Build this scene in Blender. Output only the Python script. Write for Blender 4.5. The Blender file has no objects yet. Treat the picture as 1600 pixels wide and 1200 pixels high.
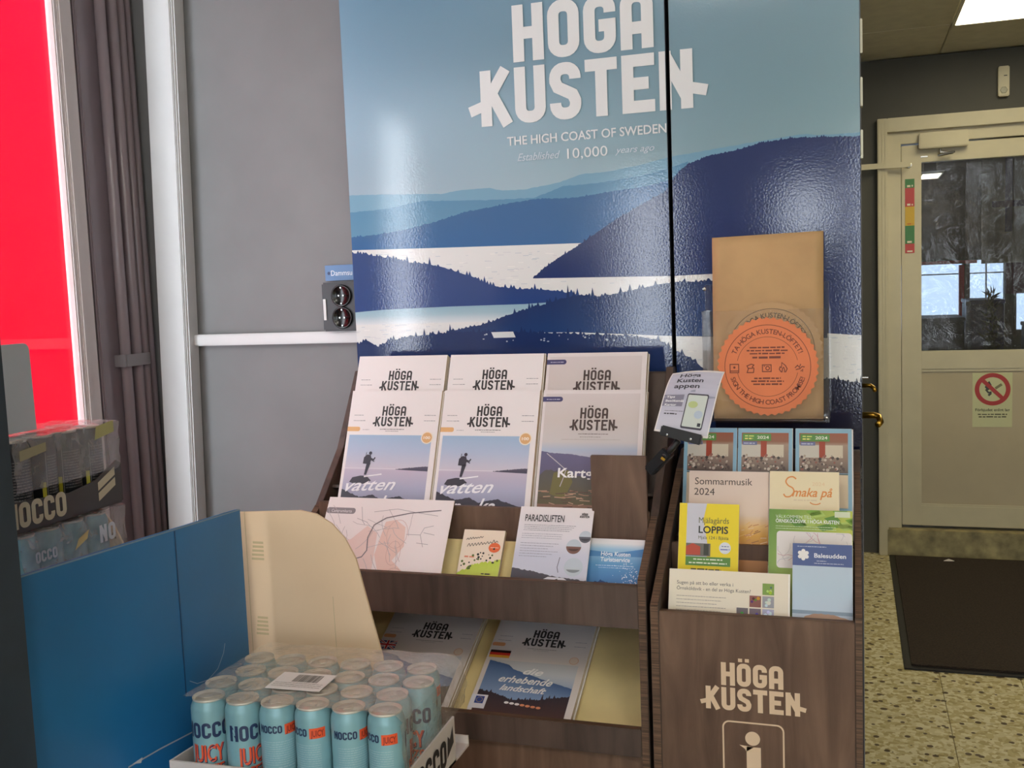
import bpy, bmesh, math, random
from mathutils import Matrix, Vector
random.seed(7)
scene = bpy.context.scene
C = scene.collection
# ------------------------------------------------------------------ camera, world, exposure
F = 1600.0; YAW, PIT, ROL = math.radians(18.484), math.radians(5.49), math.radians(2.236)
CAM = Vector((0, 0, 1.4))
_f = Vector((-math.sin(YAW)*math.cos(PIT), math.cos(YAW)*math.cos(PIT), -math.sin(PIT)))
_r0 = Vector((math.cos(YAW), math.sin(YAW), 0)); _d0 = _f.cross(_r0)
_r = math.cos(ROL)*_r0 + math.sin(ROL)*_d0
_d = -math.sin(ROL)*_r0 + math.cos(ROL)*_d0
cd = bpy.data.cameras.new('camera'); cd.sensor_width = 36; cd.lens = 36*F/1600; cd.clip_start = .02
cam = bpy.data.objects.new('camera', cd); C.objects.link(cam)
cam.matrix_world = Matrix(((_r.x, -_d.x, -_f.x, CAM.x), (_r.y, -_d.y, -_f.y, CAM.y), (_r.z, -_d.z, -_f.z, CAM.z), (0, 0, 0, 1)))
scene.camera = cam
def ray(x, y): return _r*((x-800)/F) + _d*((y-600)/F) + _f
def onY(x, y, Y): d = ray(x, y); return CAM + d*(Y/d.y)
def onX(x, y, X): d = ray(x, y); return CAM + d*(X/d.x)

world = bpy.data.worlds.new('overcast_sky'); scene.world = world; world.use_nodes = True
bg = world.node_tree.nodes['Background']; bg.inputs[0].default_value = (.86, .93, 1, 1); bg.inputs[1].default_value = 8.0
vs = scene.view_settings
vs.view_transform = 'Standard'; vs.look = 'None'; vs.gamma = 1; vs.use_curve_mapping = False; vs.exposure = 0.0
LAMP_ADDED = 10.0; LAMP_CORR = 9.0

# ------------------------------------------------------------------ helpers
def lin(c):
    return tuple((v/255/12.92) if v/255 <= .04045 else ((v/255+.055)/1.055)**2.4 for v in c[:3])
def rgba(c): return lin(c)+(1,)
MATS = {}
def mat(name, col, rough=.6, metal=0., var=0., scale=20., bump=0., bscale=80., coat=0., stretch=None, emit=None, spec=.5):
    if name in MATS: return MATS[name]
    m = bpy.data.materials.new(name); m.use_nodes = True; nt = m.node_tree; b = nt.nodes['Principled BSDF']
    b.inputs['Base Color'].default_value = rgba(col); b.inputs['Roughness'].default_value = rough; b.inputs['Metallic'].default_value = metal
    b.inputs['Coat Weight'].default_value = coat; b.inputs['Specular IOR Level'].default_value = spec
    tc = nt.nodes.new('ShaderNodeTexCoord'); mp = nt.nodes.new('ShaderNodeMapping'); nt.links.new(tc.outputs['Object'], mp.inputs[0])
    if stretch: mp.inputs['Scale'].default_value = stretch
    if var:
        n = nt.nodes.new('ShaderNodeTexNoise'); n.inputs['Scale'].default_value = scale; n.inputs['Detail'].default_value = 6
        nt.links.new(mp.outputs[0], n.inputs['Vector'])
        r = nt.nodes.new('ShaderNodeValToRGB'); r.color_ramp.elements[0].position = .3; r.color_ramp.elements[1].position = .7
        r.color_ramp.elements[0].color = rgba([v*(1-var) for v in col]); r.color_ramp.elements[1].color = rgba([min(255, v*(1+var)) for v in col])
        nt.links.new(n.outputs['Fac'], r.inputs[0]); nt.links.new(r.outputs[0], b.inputs['Base Color'])
    if bump:
        n = nt.nodes.new('ShaderNodeTexNoise'); n.inputs['Scale'].default_value = bscale; n.inputs['Detail'].default_value = 3
        nt.links.new(mp.outputs[0], n.inputs['Vector'])
        bp = nt.nodes.new('ShaderNodeBump'); bp.inputs['Strength'].default_value = bump; bp.inputs['Distance'].default_value = .002
        nt.links.new(n.outputs['Fac'], bp.inputs['Height']); nt.links.new(bp.outputs[0], b.inputs['Normal'])
    if emit:
        b.inputs['Emission Color'].default_value = tuple(emit[:3])+(1,); b.inputs['Emission Strength'].default_value = emit[3]
    MATS[name] = m; return m
def printmat(name, rough=.5, bump=0., bscale=60., spec=.5):
    if name in MATS: return MATS[name]
    m = mat(name, (255, 255, 255), rough, bump=bump, bscale=bscale, spec=spec); nt = m.node_tree
    a = nt.nodes.new('ShaderNodeAttribute'); a.attribute_name = 'Ink'
    nt.links.new(a.outputs['Color'], nt.nodes['Principled BSDF'].inputs['Base Color']); return m
def woodmat(name, dark, light, stretch=(26, 26, 2.2), rough=.5):
    m = mat(name, dark, rough, bump=.12, bscale=30, stretch=stretch); nt = m.node_tree; b = nt.nodes['Principled BSDF']
    mp = [n for n in nt.nodes if n.bl_idname == 'ShaderNodeMapping'][0]
    n1 = nt.nodes.new('ShaderNodeTexNoise'); n1.inputs['Scale'].default_value = 1.3; n1.inputs['Detail'].default_value = 8; n1.inputs['Distortion'].default_value = 1.2
    nt.links.new(mp.outputs[0], n1.inputs['Vector'])
    n2 = nt.nodes.new('ShaderNodeTexNoise'); n2.inputs['Scale'].default_value = 5; n2.inputs['Detail'].default_value = 4
    tc = [n for n in nt.nodes if n.bl_idname == 'ShaderNodeTexCoord'][0]; nt.links.new(tc.outputs['Object'], n2.inputs['Vector'])
    ma = nt.nodes.new('ShaderNodeMath'); ma.operation = 'MULTIPLY_ADD'; ma.inputs[1].default_value = .6
    nt.links.new(n1.outputs['Fac'], ma.inputs[0])
    mb = nt.nodes.new('ShaderNodeMath'); mb.operation = 'MULTIPLY'; mb.inputs[1].default_value = .4
    nt.links.new(n2.outputs['Fac'], mb.inputs[0]); nt.links.new(mb.outputs[0], ma.inputs[2])
    r = nt.nodes.new('ShaderNodeValToRGB'); r.color_ramp.elements[0].position = .32; r.color_ramp.elements[1].position = .68
    r.color_ramp.elements[0].color = rgba(dark); r.color_ramp.elements[1].color = rgba(light)
    nt.links.new(ma.outputs[0], r.inputs[0]); nt.links.new(r.outputs[0], b.inputs['Base Color']); return m
def clearmat(name, tint=(255, 255, 255), haze=.05, rough=.05, bump=0., bscale=40., hazecol=(230, 230, 230), hazenoise=0.):
    """thin clear sheet: straight-through light, fresnel gloss and a little milky haze"""
    if name in MATS: return MATS[name]
    m = bpy.data.materials.new(name); m.use_nodes = True; nt = m.node_tree; nt.nodes.clear()
    o = nt.nodes.new('ShaderNodeOutputMaterial'); tr = nt.nodes.new('ShaderNodeBsdfTransparent'); tr.inputs[0].default_value = rgba(tint)
    gl = nt.nodes.new('ShaderNodeBsdfGlossy'); gl.inputs['Roughness'].default_value = rough
    df = nt.nodes.new('ShaderNodeBsdfDiffuse'); df.inputs[0].default_value = rgba(hazecol)
    fr = nt.nodes.new('ShaderNodeLayerWeight'); fr.inputs[0].default_value = .5
    pw = nt.nodes.new('ShaderNodeMath'); pw.operation = 'POWER'; pw.inputs[1].default_value = 4; nt.links.new(fr.outputs['Facing'], pw.inputs[0])
    ad = nt.nodes.new('ShaderNodeMath'); ad.operation = 'MULTIPLY_ADD'; ad.inputs[1].default_value = .8; ad.inputs[2].default_value = .04; nt.links.new(pw.outputs[0], ad.inputs[0])
    m1 = nt.nodes.new('ShaderNodeMixShader'); m1.inputs[0].default_value = haze
    nt.links.new(tr.outputs[0], m1.inputs[1]); nt.links.new(df.outputs[0], m1.inputs[2])
    m2 = nt.nodes.new('ShaderNodeMixShader'); nt.links.new(ad.outputs[0], m2.inputs[0]); nt.links.new(m1.outputs[0], m2.inputs[1]); nt.links.new(gl.outputs[0], m2.inputs[2])
    nt.links.new(m2.outputs[0], o.inputs[0])
    tc = nt.nodes.new('ShaderNodeTexCoord')
    if hazenoise:
        n = nt.nodes.new('ShaderNodeTexNoise'); n.inputs['Scale'].default_value = 25; n.inputs['Detail'].default_value = 5; n.inputs['Distortion'].default_value = 1.5
        nt.links.new(tc.outputs['Object'], n.inputs['Vector'])
        mr = nt.nodes.new('ShaderNodeMapRange'); mr.inputs[1].default_value = .4; mr.inputs[2].default_value = .7; mr.inputs[3].default_value = haze; mr.inputs[4].default_value = haze+hazenoise
        nt.links.new(n.outputs['Fac'], mr.inputs[0]); nt.links.new(mr.outputs[0], m1.inputs[0])
    if bump:
        n = nt.nodes.new('ShaderNodeTexNoise'); n.inputs['Scale'].default_value = bscale; n.inputs['Detail'].default_value = 4; n.inputs['Distortion'].default_value = 1
        nt.links.new(tc.outputs['Object'], n.inputs['Vector'])
        bp = nt.nodes.new('ShaderNodeBump'); bp.inputs['Strength'].default_value = bump; bp.inputs['Distance'].default_value = .01
        nt.links.new(n.outputs['Fac'], bp.inputs['Height']); nt.links.new(bp.outputs[0], gl.inputs['Normal']); nt.links.new(bp.outputs[0], fr.inputs['Normal'])
    MATS[name] = m; return m

def T(o, label=None, cat=None, group=None, kind=None):
    if label: o['label'] = label
    if cat: o['category'] = cat
    if group: o['group'] = group
    if kind: o['kind'] = kind
    return o
def S(o, label, cat): return T(o, label, cat, kind='structure')
def link(o, parent=None):
    C.objects.link(o)
    if parent: o.parent = parent
    return o
def empty(name, loc=(0, 0, 0), M=None):
    o = bpy.data.objects.new(name, None); o.empty_display_size = .05; C.objects.link(o)
    if M is not None: o.matrix_world = M
    else: o.location = loc
    return o
def obj(name, me, m, parent=None, M=None, smooth=False):
    """link a mesh; coordinates are world coordinates unless M is given; a parent's own transform is undone"""
    o = bpy.data.objects.new(name, me); C.objects.link(o)
    if m is not None and not me.materials: me.materials.append(m)
    if smooth:
        for p in me.polygons: p.use_smooth = True
    if parent is not None:
        o.parent = parent
        W = parent.matrix_basis if parent.parent is None else parent.parent.matrix_basis @ parent.matrix_basis
        if M is None: o.matrix_basis = W.inverted()
        else: o.matrix_basis = M
    elif M is not None: o.matrix_basis = M
    return o
I4 = Matrix.Identity(4)
class MB:
    def __init__(s): s.v = []; s.f = []
    def box(s, x0, x1, y0, y1, z0, z1):
        b = len(s.v); s.v += [(x, y, z) for z in (z0, z1) for y in (y0, y1) for x in (x0, x1)]
        s.f += [tuple(b+i for i in q) for q in ((0, 2, 3, 1), (4, 5, 7, 6), (0, 1, 5, 4), (2, 6, 7, 3), (0, 4, 6, 2), (1, 3, 7, 5))]; return s
    def prism(s, poly, a, b, axis='x'):
        """poly: 2D outline extruded from a to b. axis x: (y,z); y: (x,z); z: (x,y)"""
        n = len(poly); k = len(s.v)
        for t in (a, b):
            for p, q in poly: s.v.append({'x': (t, p, q), 'y': (p, t, q), 'z': (p, q, t)}[axis])
        s.f.append(tuple(range(k, k+n))); s.f.append(tuple(range(k+2*n-1, k+n-1, -1)))
        for i in range(n): j = (i+1) % n; s.f.append((k+i, k+n+i, k+n+j, k+j))
        return s
    def lathe(s, prof, seg=24, cx=0, cy=0, cz=0):
        k = len(s.v); n = len(prof)
        for i in range(seg):
            a = 2*math.pi*i/seg
            for r, z in prof: s.v.append((cx+r*math.cos(a), cy+r*math.sin(a), cz+z))
        for i in range(seg):
            j = (i+1) % seg
            for t in range(n-1): s.f.append((k+i*n+t, k+j*n+t, k+j*n+t+1, k+i*n+t+1))
        return s
    def tube(s, pts, r, seg=10):
        pts = [Vector(p) for p in pts]; k = len(s.v)
        for i, p in enumerate(pts):
            d = (pts[min(i+1, len(pts)-1)]-pts[max(i-1, 0)]).normalized()
            a = d.orthogonal().normalized() if i == 0 else (s._a - d*s._a.dot(d)).normalized()
            s._a = a; b = d.cross(a)
            for j in range(seg):
                t = 2*math.pi*j/seg; s.v.append(tuple(p+a*math.cos(t)*r+b*math.sin(t)*r))
        for i in range(len(pts)-1):
            for j in range(seg):
                q = (j+1) % seg; s.f.append((k+i*seg+j, k+i*seg+q, k+(i+1)*seg+q, k+(i+1)*seg+j))
        s.f.append(tuple(range(k+seg-1, k-1, -1))); e = k+(len(pts)-1)*seg; s.f.append(tuple(range(e, e+seg))); return s
    def mesh(s, name='m', bevel=0):
        me = bpy.data.meshes.new(name); me.from_pydata(s.v, [], s.f)
        bm = bmesh.new(); bm.from_mesh(me); bmesh.ops.recalc_face_normals(bm, faces=bm.faces)
        if bevel: bmesh.ops.bevel(bm, geom=list(bm.edges), offset=bevel, segments=2, affect='EDGES', clamp_overlap=True)
        bm.to_mesh(me); bm.free(); me.update(); return me
    def build(s, name, m, parent=None, bevel=0, smooth=False, M=None): return obj(name, s.mesh(name, bevel), m, parent, M, smooth)
def bx(name, m, x0, x1, y0, y1, z0, z1, parent=None, bevel=0): return MB().box(x0, x1, y0, y1, z0, z1).build(name, m, parent, bevel)

# ---- ink: flat print as coloured faces lying on a surface
_glyph = {}
def glyphs(s, shear=0., bold=0.):
    key = (s, shear, bold)
    if key not in _glyph:
        cu = bpy.data.curves.new('t', 'FONT'); cu.body = s; cu.shear = shear; cu.offset = bold; cu.resolution_u = 3; cu.size = 1
        o = bpy.data.objects.new('t', cu); C.objects.link(o)
        dg = bpy.context.evaluated_depsgraph_get(); me = o.evaluated_get(dg).to_mesh()
        _glyph[key] = ([(v.co.x, v.co.y) for v in me.vertices], [tuple(p.vertices) for p in me.polygons])
        o.evaluated_get(dg).to_mesh_clear(); bpy.data.objects.remove(o); bpy.data.curves.remove(cu)
    return _glyph[key]
def arc(cx, cy, rx, ry, a0, a1, n=5):
    return [(cx+rx*math.cos(math.radians(a0+(a1-a0)*i/n)), cy+ry*math.sin(math.radians(a0+(a1-a0)*i/n))) for i in range(n+1)]
def spline(P, n=6):
    out = []
    for i in range(len(P)-1):
        p0, p1, p2, p3 = P[max(i-1, 0)], P[i], P[i+1], P[min(i+2, len(P)-1)]
        for k in range(n):
            t = k/n; out.append(tuple(.5*(2*b+(c-a)*t+(2*a-5*b+4*c-d)*t*t+(3*b-a-3*c+d)*t**3) for a, b, c, d in zip(p0, p1, p2, p3)))
    return out+[P[-1]]
_w = .58; _t = .105; _R = .16
def _letters():
    l, r, b, t = _t, _w-_t, _t, 1-_t; k = _R; L = {}
    O = arc(r-k, t-k, k, k, 90, 0)[::-1]
    L['O'] = [arc(l+k, t-k, k, k, 90, 180)+arc(l+k, b+k, k, k, 180, 270)+arc(r-k, b+k, k, k, 270, 360)+arc(r-k, t-k, k, k, 0, 90)+[(l+k, t)]]
    L['H'] = [[(l, 0), (l, 1)], [(r, 0), (r, 1)], [(l, .5), (r, .5)]]
    L['G'] = [[(r, .68)]+arc(r-k, t-k, k, k, 0, 90)+arc(l+k, t-k, k, k, 90, 180)+arc(l+k, b+k, k, k, 180, 270)+arc(r-k, b+k, k, k, 270, 360)+[(r, .47), (r-.2, .47)]]
    L['C'] = [[(r, .66)]+arc(r-k, t-k, k, k, 0, 90)+arc(l+k, t-k, k, k, 90, 180)+arc(l+k, b+k, k, k, 180, 270)+arc(r-k, b+k, k, k, 270, 360)+[(r, .34)]]
    L['A'] = [[(l, 0)]+arc(l+k, t-k, k, k, 180, 90)+arc(r-k, t-k, k, k, 90, 0)+[(r, 0)], [(l, .36), (r, .36)]]
    L['K'] = [[(l, 0), (l, 1)], [(l, .42), (r+.02, 1)], [(l+.12, .56), (r+.04, 0)]]
    L['U'] = [[(l, 1)]+arc(l+k, b+k, k, k, 180, 270)+arc(r-k, b+k, k, k, 270, 360)+[(r, 1)]]
    q = (t-.5)/2
    L['S'] = [[(r, .70)]+arc(r-k, t-k, k, k, 0, 90)+arc(l+k, t-k, k, k, 90, 180)+[(l, .68), (l+.05, .57), (r-.05, .43), (r, .32)]+arc(r-k, b+k, k, k, 0, -90)+arc(l+k, b+k, k, k, 270, 180)+[(l, .30)]]
    L['T'] = [[(0, t), (_w, t)], [(_w/2, 0), (_w/2, t)]]
    L['E'] = [[(_w, t), (l, t), (l, b), (_w, b)], [(l, .5), (r, .5)]]
    L['N'] = [[(l, 0), (l, 1)], [(r, 0), (r, 1)], [(l, .92), (r, .20)]]
    return L
LET = _letters()
class Ink:
    def __init__(s, clip=None): s.v = []; s.f = []; s.c = []; s.clip = clip; s.clipy = None; s.n = 0
    def sub(s, L): s.n += 1; return L+(s.n % 9)*.1
    def poly(s, pts, col, L=1):
        """col: one colour, or one per point"""
        cols = col if isinstance(col[0], (tuple, list)) else [col]*len(pts)
        q = [(p[0], p[1], c) for p, c in zip(pts, cols)]
        for ax, cl in ((0, s.clip), (1, s.clipy)):
            if not cl: continue
            for sgn, lim in ((1, cl[0]), (-1, -cl[1])):
                out = []
                for i in range(len(q)):
                    a, b = q[i-1], q[i]; da, db = sgn*a[ax]-lim, sgn*b[ax]-lim
                    if (da >= 0) != (db >= 0):
                        t = da/(da-db); out.append((a[0]+(b[0]-a[0])*t, a[1]+(b[1]-a[1])*t, tuple(x+(y-x)*t for x, y in zip(a[2], b[2]))))
                    if db >= 0: out.append(b)
                q = out
                if len(q) < 3: return s
        k = len(s.v); s.v += [(p[0], p[1], L) for p in q]; s.f.append(tuple(range(k, k+len(q)))); s.c += [p[2] for p in q]; return s
    def rect(s, x0, x1, y0, y1, col, L=1): return s.poly([(x0, y0), (x1, y0), (x1, y1), (x0, y1)], col, s.sub(L))
    def vgrad(s, x0, x1, y0, y1, stops, L=1):
        for (a, ca), (b, cb) in zip(stops, stops[1:]):
            ya, yb = y0+(y1-y0)*a, y0+(y1-y0)*b; s.poly([(x0, ya), (x1, ya), (x1, yb), (x0, yb)], [ca, ca, cb, cb], L)
        return s
    def grid(s, x0, x1, y0, y1, nx, ny, fn, L=1):
        for i in range(nx):
            for j in range(ny):
                xs = (x0+(x1-x0)*i/nx, x0+(x1-x0)*(i+1)/nx); ys = (y0+(y1-y0)*j/ny, y0+(y1-y0)*(j+1)/ny)
                P = [(xs[0], ys[0]), (xs[1], ys[0]), (xs[1], ys[1]), (xs[0], ys[1])]
                s.poly(P, [fn(*p) for p in P], L)
        return s
    def circle(s, cx, cy, r, col, L=1, n=28, ry=None): return s.poly(arc(cx, cy, r, ry or r, 0, 360, n)[:-1], col, s.sub(L))
    def ring(s, cx, cy, r, w, col, L=1, n=48, a0=0, a1=360): return s.line(arc(cx, cy, r, r, a0, a1, n), w, col, L)
    def rrect(s, x0, x1, y0, y1, r, col, L=1):
        return s.poly(arc(x1-r, y1-r, r, r, 0, 90)+arc(x0+r, y1-r, r, r, 90, 180)+arc(x0+r, y0+r, r, r, 180, 270)+arc(x1-r, y0+r, r, r, 270, 360), col, s.sub(L))
    def line(s, pts, w, col, L=1):
        L = s.sub(L)
        P = [p for i, p in enumerate(pts) if i == 0 or math.hypot(p[0]-pts[i-1][0], p[1]-pts[i-1][1]) > 1e-7]; n = len(P); off = []
        closed = math.hypot(P[0][0]-P[-1][0], P[0][1]-P[-1][1]) < 1e-6
        def nrm(a, b): d = math.hypot(b[0]-a[0], b[1]-a[1]); return (-(b[1]-a[1])/d, (b[0]-a[0])/d)
        for i in range(n):
            ns = []
            if i > 0: ns.append(nrm(P[i-1], P[i]))
            elif closed: ns.append(nrm(P[-2], P[0]))
            if i < n-1: ns.append(nrm(P[i], P[i+1]))
            elif closed: ns.append(nrm(P[0], P[1]))
            mx, my = sum(a for a, b in ns)/len(ns), sum(b for a, b in ns)/len(ns); q = max(.3, mx*mx+my*my); off.append((mx/q*w/2, my/q*w/2))
        for i in range(n-1):
            a, b, oa, ob = P[i], P[i+1], off[i], off[i+1]
            s.poly([(a[0]-oa[0], a[1]-oa[1]), (b[0]-ob[0], b[1]-ob[1]), (b[0]+ob[0], b[1]+ob[1]), (a[0]+oa[0], a[1]+oa[1])], col, L)
        return s
    def text(s, t, x, y, h, col, L=2, w=None, al='L', shear=0., bold=0., rot=0., jit=0):
        v, f = glyphs(t, shear, bold)
        if not v: return s
        L = s.sub(L)
        x0, x1 = min(p[0] for p in v), max(p[0] for p in v); k = h/.72; kx = k if w is None else w/(x1-x0)
        W = (x1-x0)*kx; ox = {'L': 0, 'C': -W/2, 'R': -W}[al]; c_, s_ = math.cos(rot), math.sin(rot)
        def mp(p): a, b = (p[0]-x0)*kx+ox, p[1]*k; return (x+a*c_-b*s_, y+a*s_+b*c_)
        for q in f: s.poly([mp(v[i]) for i in q], col, L)
        return s
    def arctext(s, t, cx, cy, r, h, a0, a1, col, L=2, inner=False, bold=.01):
        def adv(ch):
            v, f = glyphs(ch, 0, bold); return .34 if not v else max(p[0] for p in v)-min(p[0] for p in v)+.16
        W = [adv(ch) for ch in t]; tot = sum(W); acc = 0
        for ch, w in zip(t, W):
            a = math.radians(a0+(a1-a0)*(acc+w/2)/tot); acc += w
            if ch == ' ': continue
            s.text(ch, cx+r*math.cos(a), cy+r*math.sin(a), h, col, L, al='C', rot=a+math.pi/2 if inner else a-math.pi/2, bold=bold)
        return s
    def words(s, x0, x1, y, h, col, L=2, seed=1):
        rn = random.Random(seed); x = x0
        while x < x1:
            w = h*rn.uniform(1.2, 4.5); s.rect(x, min(x+w, x1), y+h*rn.uniform(0, .12), y+h*rn.uniform(.75, 1), col, L); x += w+h*.55
        return s
    def stroke(s, t, x, y, H, col, L=2, pitch=.66, th=1.0):
        for i, ch in enumerate(t):
            for pl in LET.get(ch, []): s.line([(x+(p[0]+i*pitch)*H, y+p[1]*H) for p in pl], 2*_t*H*th, col, L)
        return s
    def logo(s, cx, y, H, col, L=2, th=1.0):
        """two-line place logo: four letters with dots over the second, six below with cross bars at both ends"""
        w6 = (5*.66+.58)*H; w4 = (3*.66+.58)*H; x6 = cx-w6/2; x4 = cx-w4/2
        s.stroke('KUSTEN', x6, y, H, col, L, th=th); y4 = y+1.09*H; s.stroke('HOGA', x4, y4, H, col, L, th=th)
        ox = x4+.66*H
        for d in (.06, .34): s.rect(ox+d*H, ox+(d+.17)*H, y4+1.06*H, y4+1.21*H, col, L)
        s.line([(x6-.22*H, y+.28*H), (x6+.1*H, y+.38*H)], .19*H, col, L); s.line([(x6+w6-.1*H, y+.36*H), (x6+w6+.24*H, y+.28*H)], .19*H, col, L)
        return s
    def ridge(s, pts, bot, ct, cb, L=1, n=120, jag=0., seed=3, tree=0.):
        """filled silhouette: skyline through pts down to bot (number or polyline)"""
        rn = random.Random(seed)
        def at(P, x):
            if not isinstance(P, list): return P
            if x <= P[0][0]: return P[0][1]
            for a, b in zip(P, P[1:]):
                if x <= b[0]: return a[1]+(b[1]-a[1])*(x-a[0])/max(1e-9, b[0]-a[0])
            return P[-1][1]
        x0, x1 = pts[0][0], pts[-1][0]; xs = [x0+(x1-x0)*i/n for i in range(n+1)]; ys = []
        for i, x in enumerate(xs):
            y = at(pts, x)
            if tree: y += tree*max(0, rn.gauss(.2, .6))*(1 if i % 2 else .25)
            ys.append(y+rn.uniform(-jag, jag))
        for i in range(n):
            b0, b1 = at(bot, xs[i]), at(bot, xs[i+1])
            s.poly([(xs[i], b0), (xs[i+1], b1), (xs[i+1], max(ys[i+1], b1)), (xs[i], max(ys[i], b0))], [cb, cb, ct, ct], L)
        return s
    def mesh(s, fn=None, step=.0002):
        fn = fn or (lambda x, y, h: (x, y, h)); me = bpy.data.meshes.new('print')
        me.from_pydata([fn(x, y, L*step) for x, y, L in s.v], [], s.f)
        ca = me.color_attributes.new('Ink', 'FLOAT_COLOR', 'POINT'); buf = []
        for c in s.c: buf += list(lin(c))+[1]
        ca.data.foreach_set('color', buf); me.update(); return me
    def build(s, name, parent, m=None, fn=None, M=I4, step=.0002):
        return obj(name, s.mesh(fn, step), m or printmat('printed_paper', .45), parent, M)
XZ = lambda Y: (lambda x, z, h: (x, Y-h, z))      # ink lying on a wall-parallel face, world coordinates

# ------------------------------------------------------------------ materials
m_wall = mat('grey_wall_paint', (124, 123, 124), .55, var=.03, scale=6, bump=.03, bscale=200)
m_wdark = mat('dark_wall_paint', (74, 72, 64), .6, var=.04, scale=5)
m_white = mat('white_plastic', (214, 212, 212), .35, var=.015, scale=8)
m_alu = mat('cream_aluminium', (202, 192, 160), .38, var=.02, scale=9)
m_panel = mat('cream_door_panel', (188, 174, 144), .5, var=.03, scale=4)
m_ceil = mat('ceiling_board', (226, 220, 200), .8, var=.03, scale=14, bump=.1, bscale=150)
m_black = mat('black_plastic', (22, 22, 24), .4)
m_brass = mat('brass', (190, 150, 60), .28, metal=1.)
m_steel = mat('steel', (190, 190, 188), .25, metal=1.)
m_ply = woodmat('stained_plywood', (82, 60, 48), (128, 100, 82), (20, 20, 2.6))
m_plyd = woodmat('dark_stained_plywood', (60, 48, 43), (100, 82, 73), (20, 20, 2.6))
m_plyedge = mat('plywood_edge', (92, 70, 54), .6, var=.35, scale=3, stretch=(2, 150, 150))
m_cream = mat('cream_laminate', (246, 224, 164), .45, var=.02)
m_paper = mat('white_paper', (238, 232, 228), .6, var=.01)
m_edge = mat('page_edges', (214, 196, 168), .8, var=.16, scale=2, stretch=(1, 1, 900))
m_pr = printmat('printed_paper', .45)
m_mural = printmat('glossy_mural_print', .07, bump=.065, bscale=230, spec=.85)
m_decal = printmat('vinyl_lettering', .4)
m_lamp_added = mat('added_lamp_diffuser', (255, 255, 255), .5, emit=(1, .95, .84, LAMP_ADDED))
m_lampc = mat('corridor_lamp_diffuser', (255, 255, 255), .5, emit=(1, .90, .62, LAMP_CORR))
m_frame = mat('lamp_frame', (220, 218, 210), .4)
m_glass = clearmat('window_glass', haze=.0, rough=.01)

# ------------------------------------------------------------------ the shell
YW, XL, YM, YD = 2.22, -1.72, 2.14, 5.32
S(bx('wall_back', m_wall, XL-.2, .02, YW, YW+.12, 0, 3.05), 'grey painted back wall behind the mural and the white trunking', 'wall')
w = empty('wall_left', (XL, 0, 0)); S(w, 'dark grey left wall around the window, with the pipes in its corner', 'wall')
m_lw = mat('plum_grey_paint', (142, 128, 136), .35, var=.03, scale=6)
WY0, WY1, WZ0, WZ1 = .95, 1.955, .60, 2.45
for i, b in enumerate(((XL-.025, XL, -4, .30, 0, 3.05), (XL-.025, XL, .62, WY0, 0, 3.05), (XL-.025, XL, .30, .62, 0, .9), (XL-.025, XL, .30, .62, 2.1, 3.05), (XL-.025, XL, WY1+.06, YW, 0, 3.05), (XL-.025, XL, WY0, WY1+.06, 0, WZ0), (XL-.025, XL, WY0, WY1+.06, WZ1, 3.05))):
    bx('wall_section', m_lw, *b, parent=w)
w = empty('wall_rear', (0, -4, 0)); S(w, 'front wall of the shop behind the camera, with narrow glazed openings', 'wall')
holes = [(-1.72, -1.40, .7, 2.25), (-.50, -.18, 1.65, 2.1), (.12, .84, .4, 2.4), (2.15, 2.95, .4, 2.4)]  # the last two openings are added to let in frontal light
xs = -1.92
for a, b, z0, z1 in holes:
    bx('wall_section', m_wall, xs, a, -4.15, -4, 0, 3.05, w); bx('wall_section', m_wall, a, b, -4.15, -4, 0, z0, w); bx('wall_section', m_wall, a, b, -4.15, -4, z1, 3.05, w); xs = b
bx('wall_section', m_wall, xs, 3.1, -4.15, -4, 0, 3.05, w)
S(bx('wall_right', m_wall, 3.0, 3.12, -4, YW+.1, 0, 3.05), 'grey right wall of the shop', 'wall')
w = empty('wall_passage', (1.9, YW, 0)); S(w, 'dark passage walls beside the far door', 'wall')
bx('wall_section', m_wdark, 1.9, 3.1, YW, YW+.12, 0, 3.05, w); bx('wall_section', m_wdark, 1.9, 2.02, YW+.12, YD, 0, 2.4, w)
bx('wall_section', m_wdark, -.10, .02, YW+.12, YD+.1, 0, 2.4, w); bx('wall_section', m_wall, .02, 1.9, YW, YW+.12, 2.4, 3.05, w)
w = empty('wall_far', (0, YD, 0)); S(w, 'dark grey wall around the far cream door', 'wall')
DX0, DX1, DZ1 = .165, 1.14, 2.085
bx('wall_section', m_wdark, .02, DX0-.045, YD, YD+.12, 0, 2.4, w); bx('wall_section', m_wdark, DX0-.045, DX1+.05, YD, YD+.12, DZ1+.035, 2.4, w)
bx('wall_section', m_wdark, DX1+.05, 1.9, YD, YD+.12, 0, 2.4, w)
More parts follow.
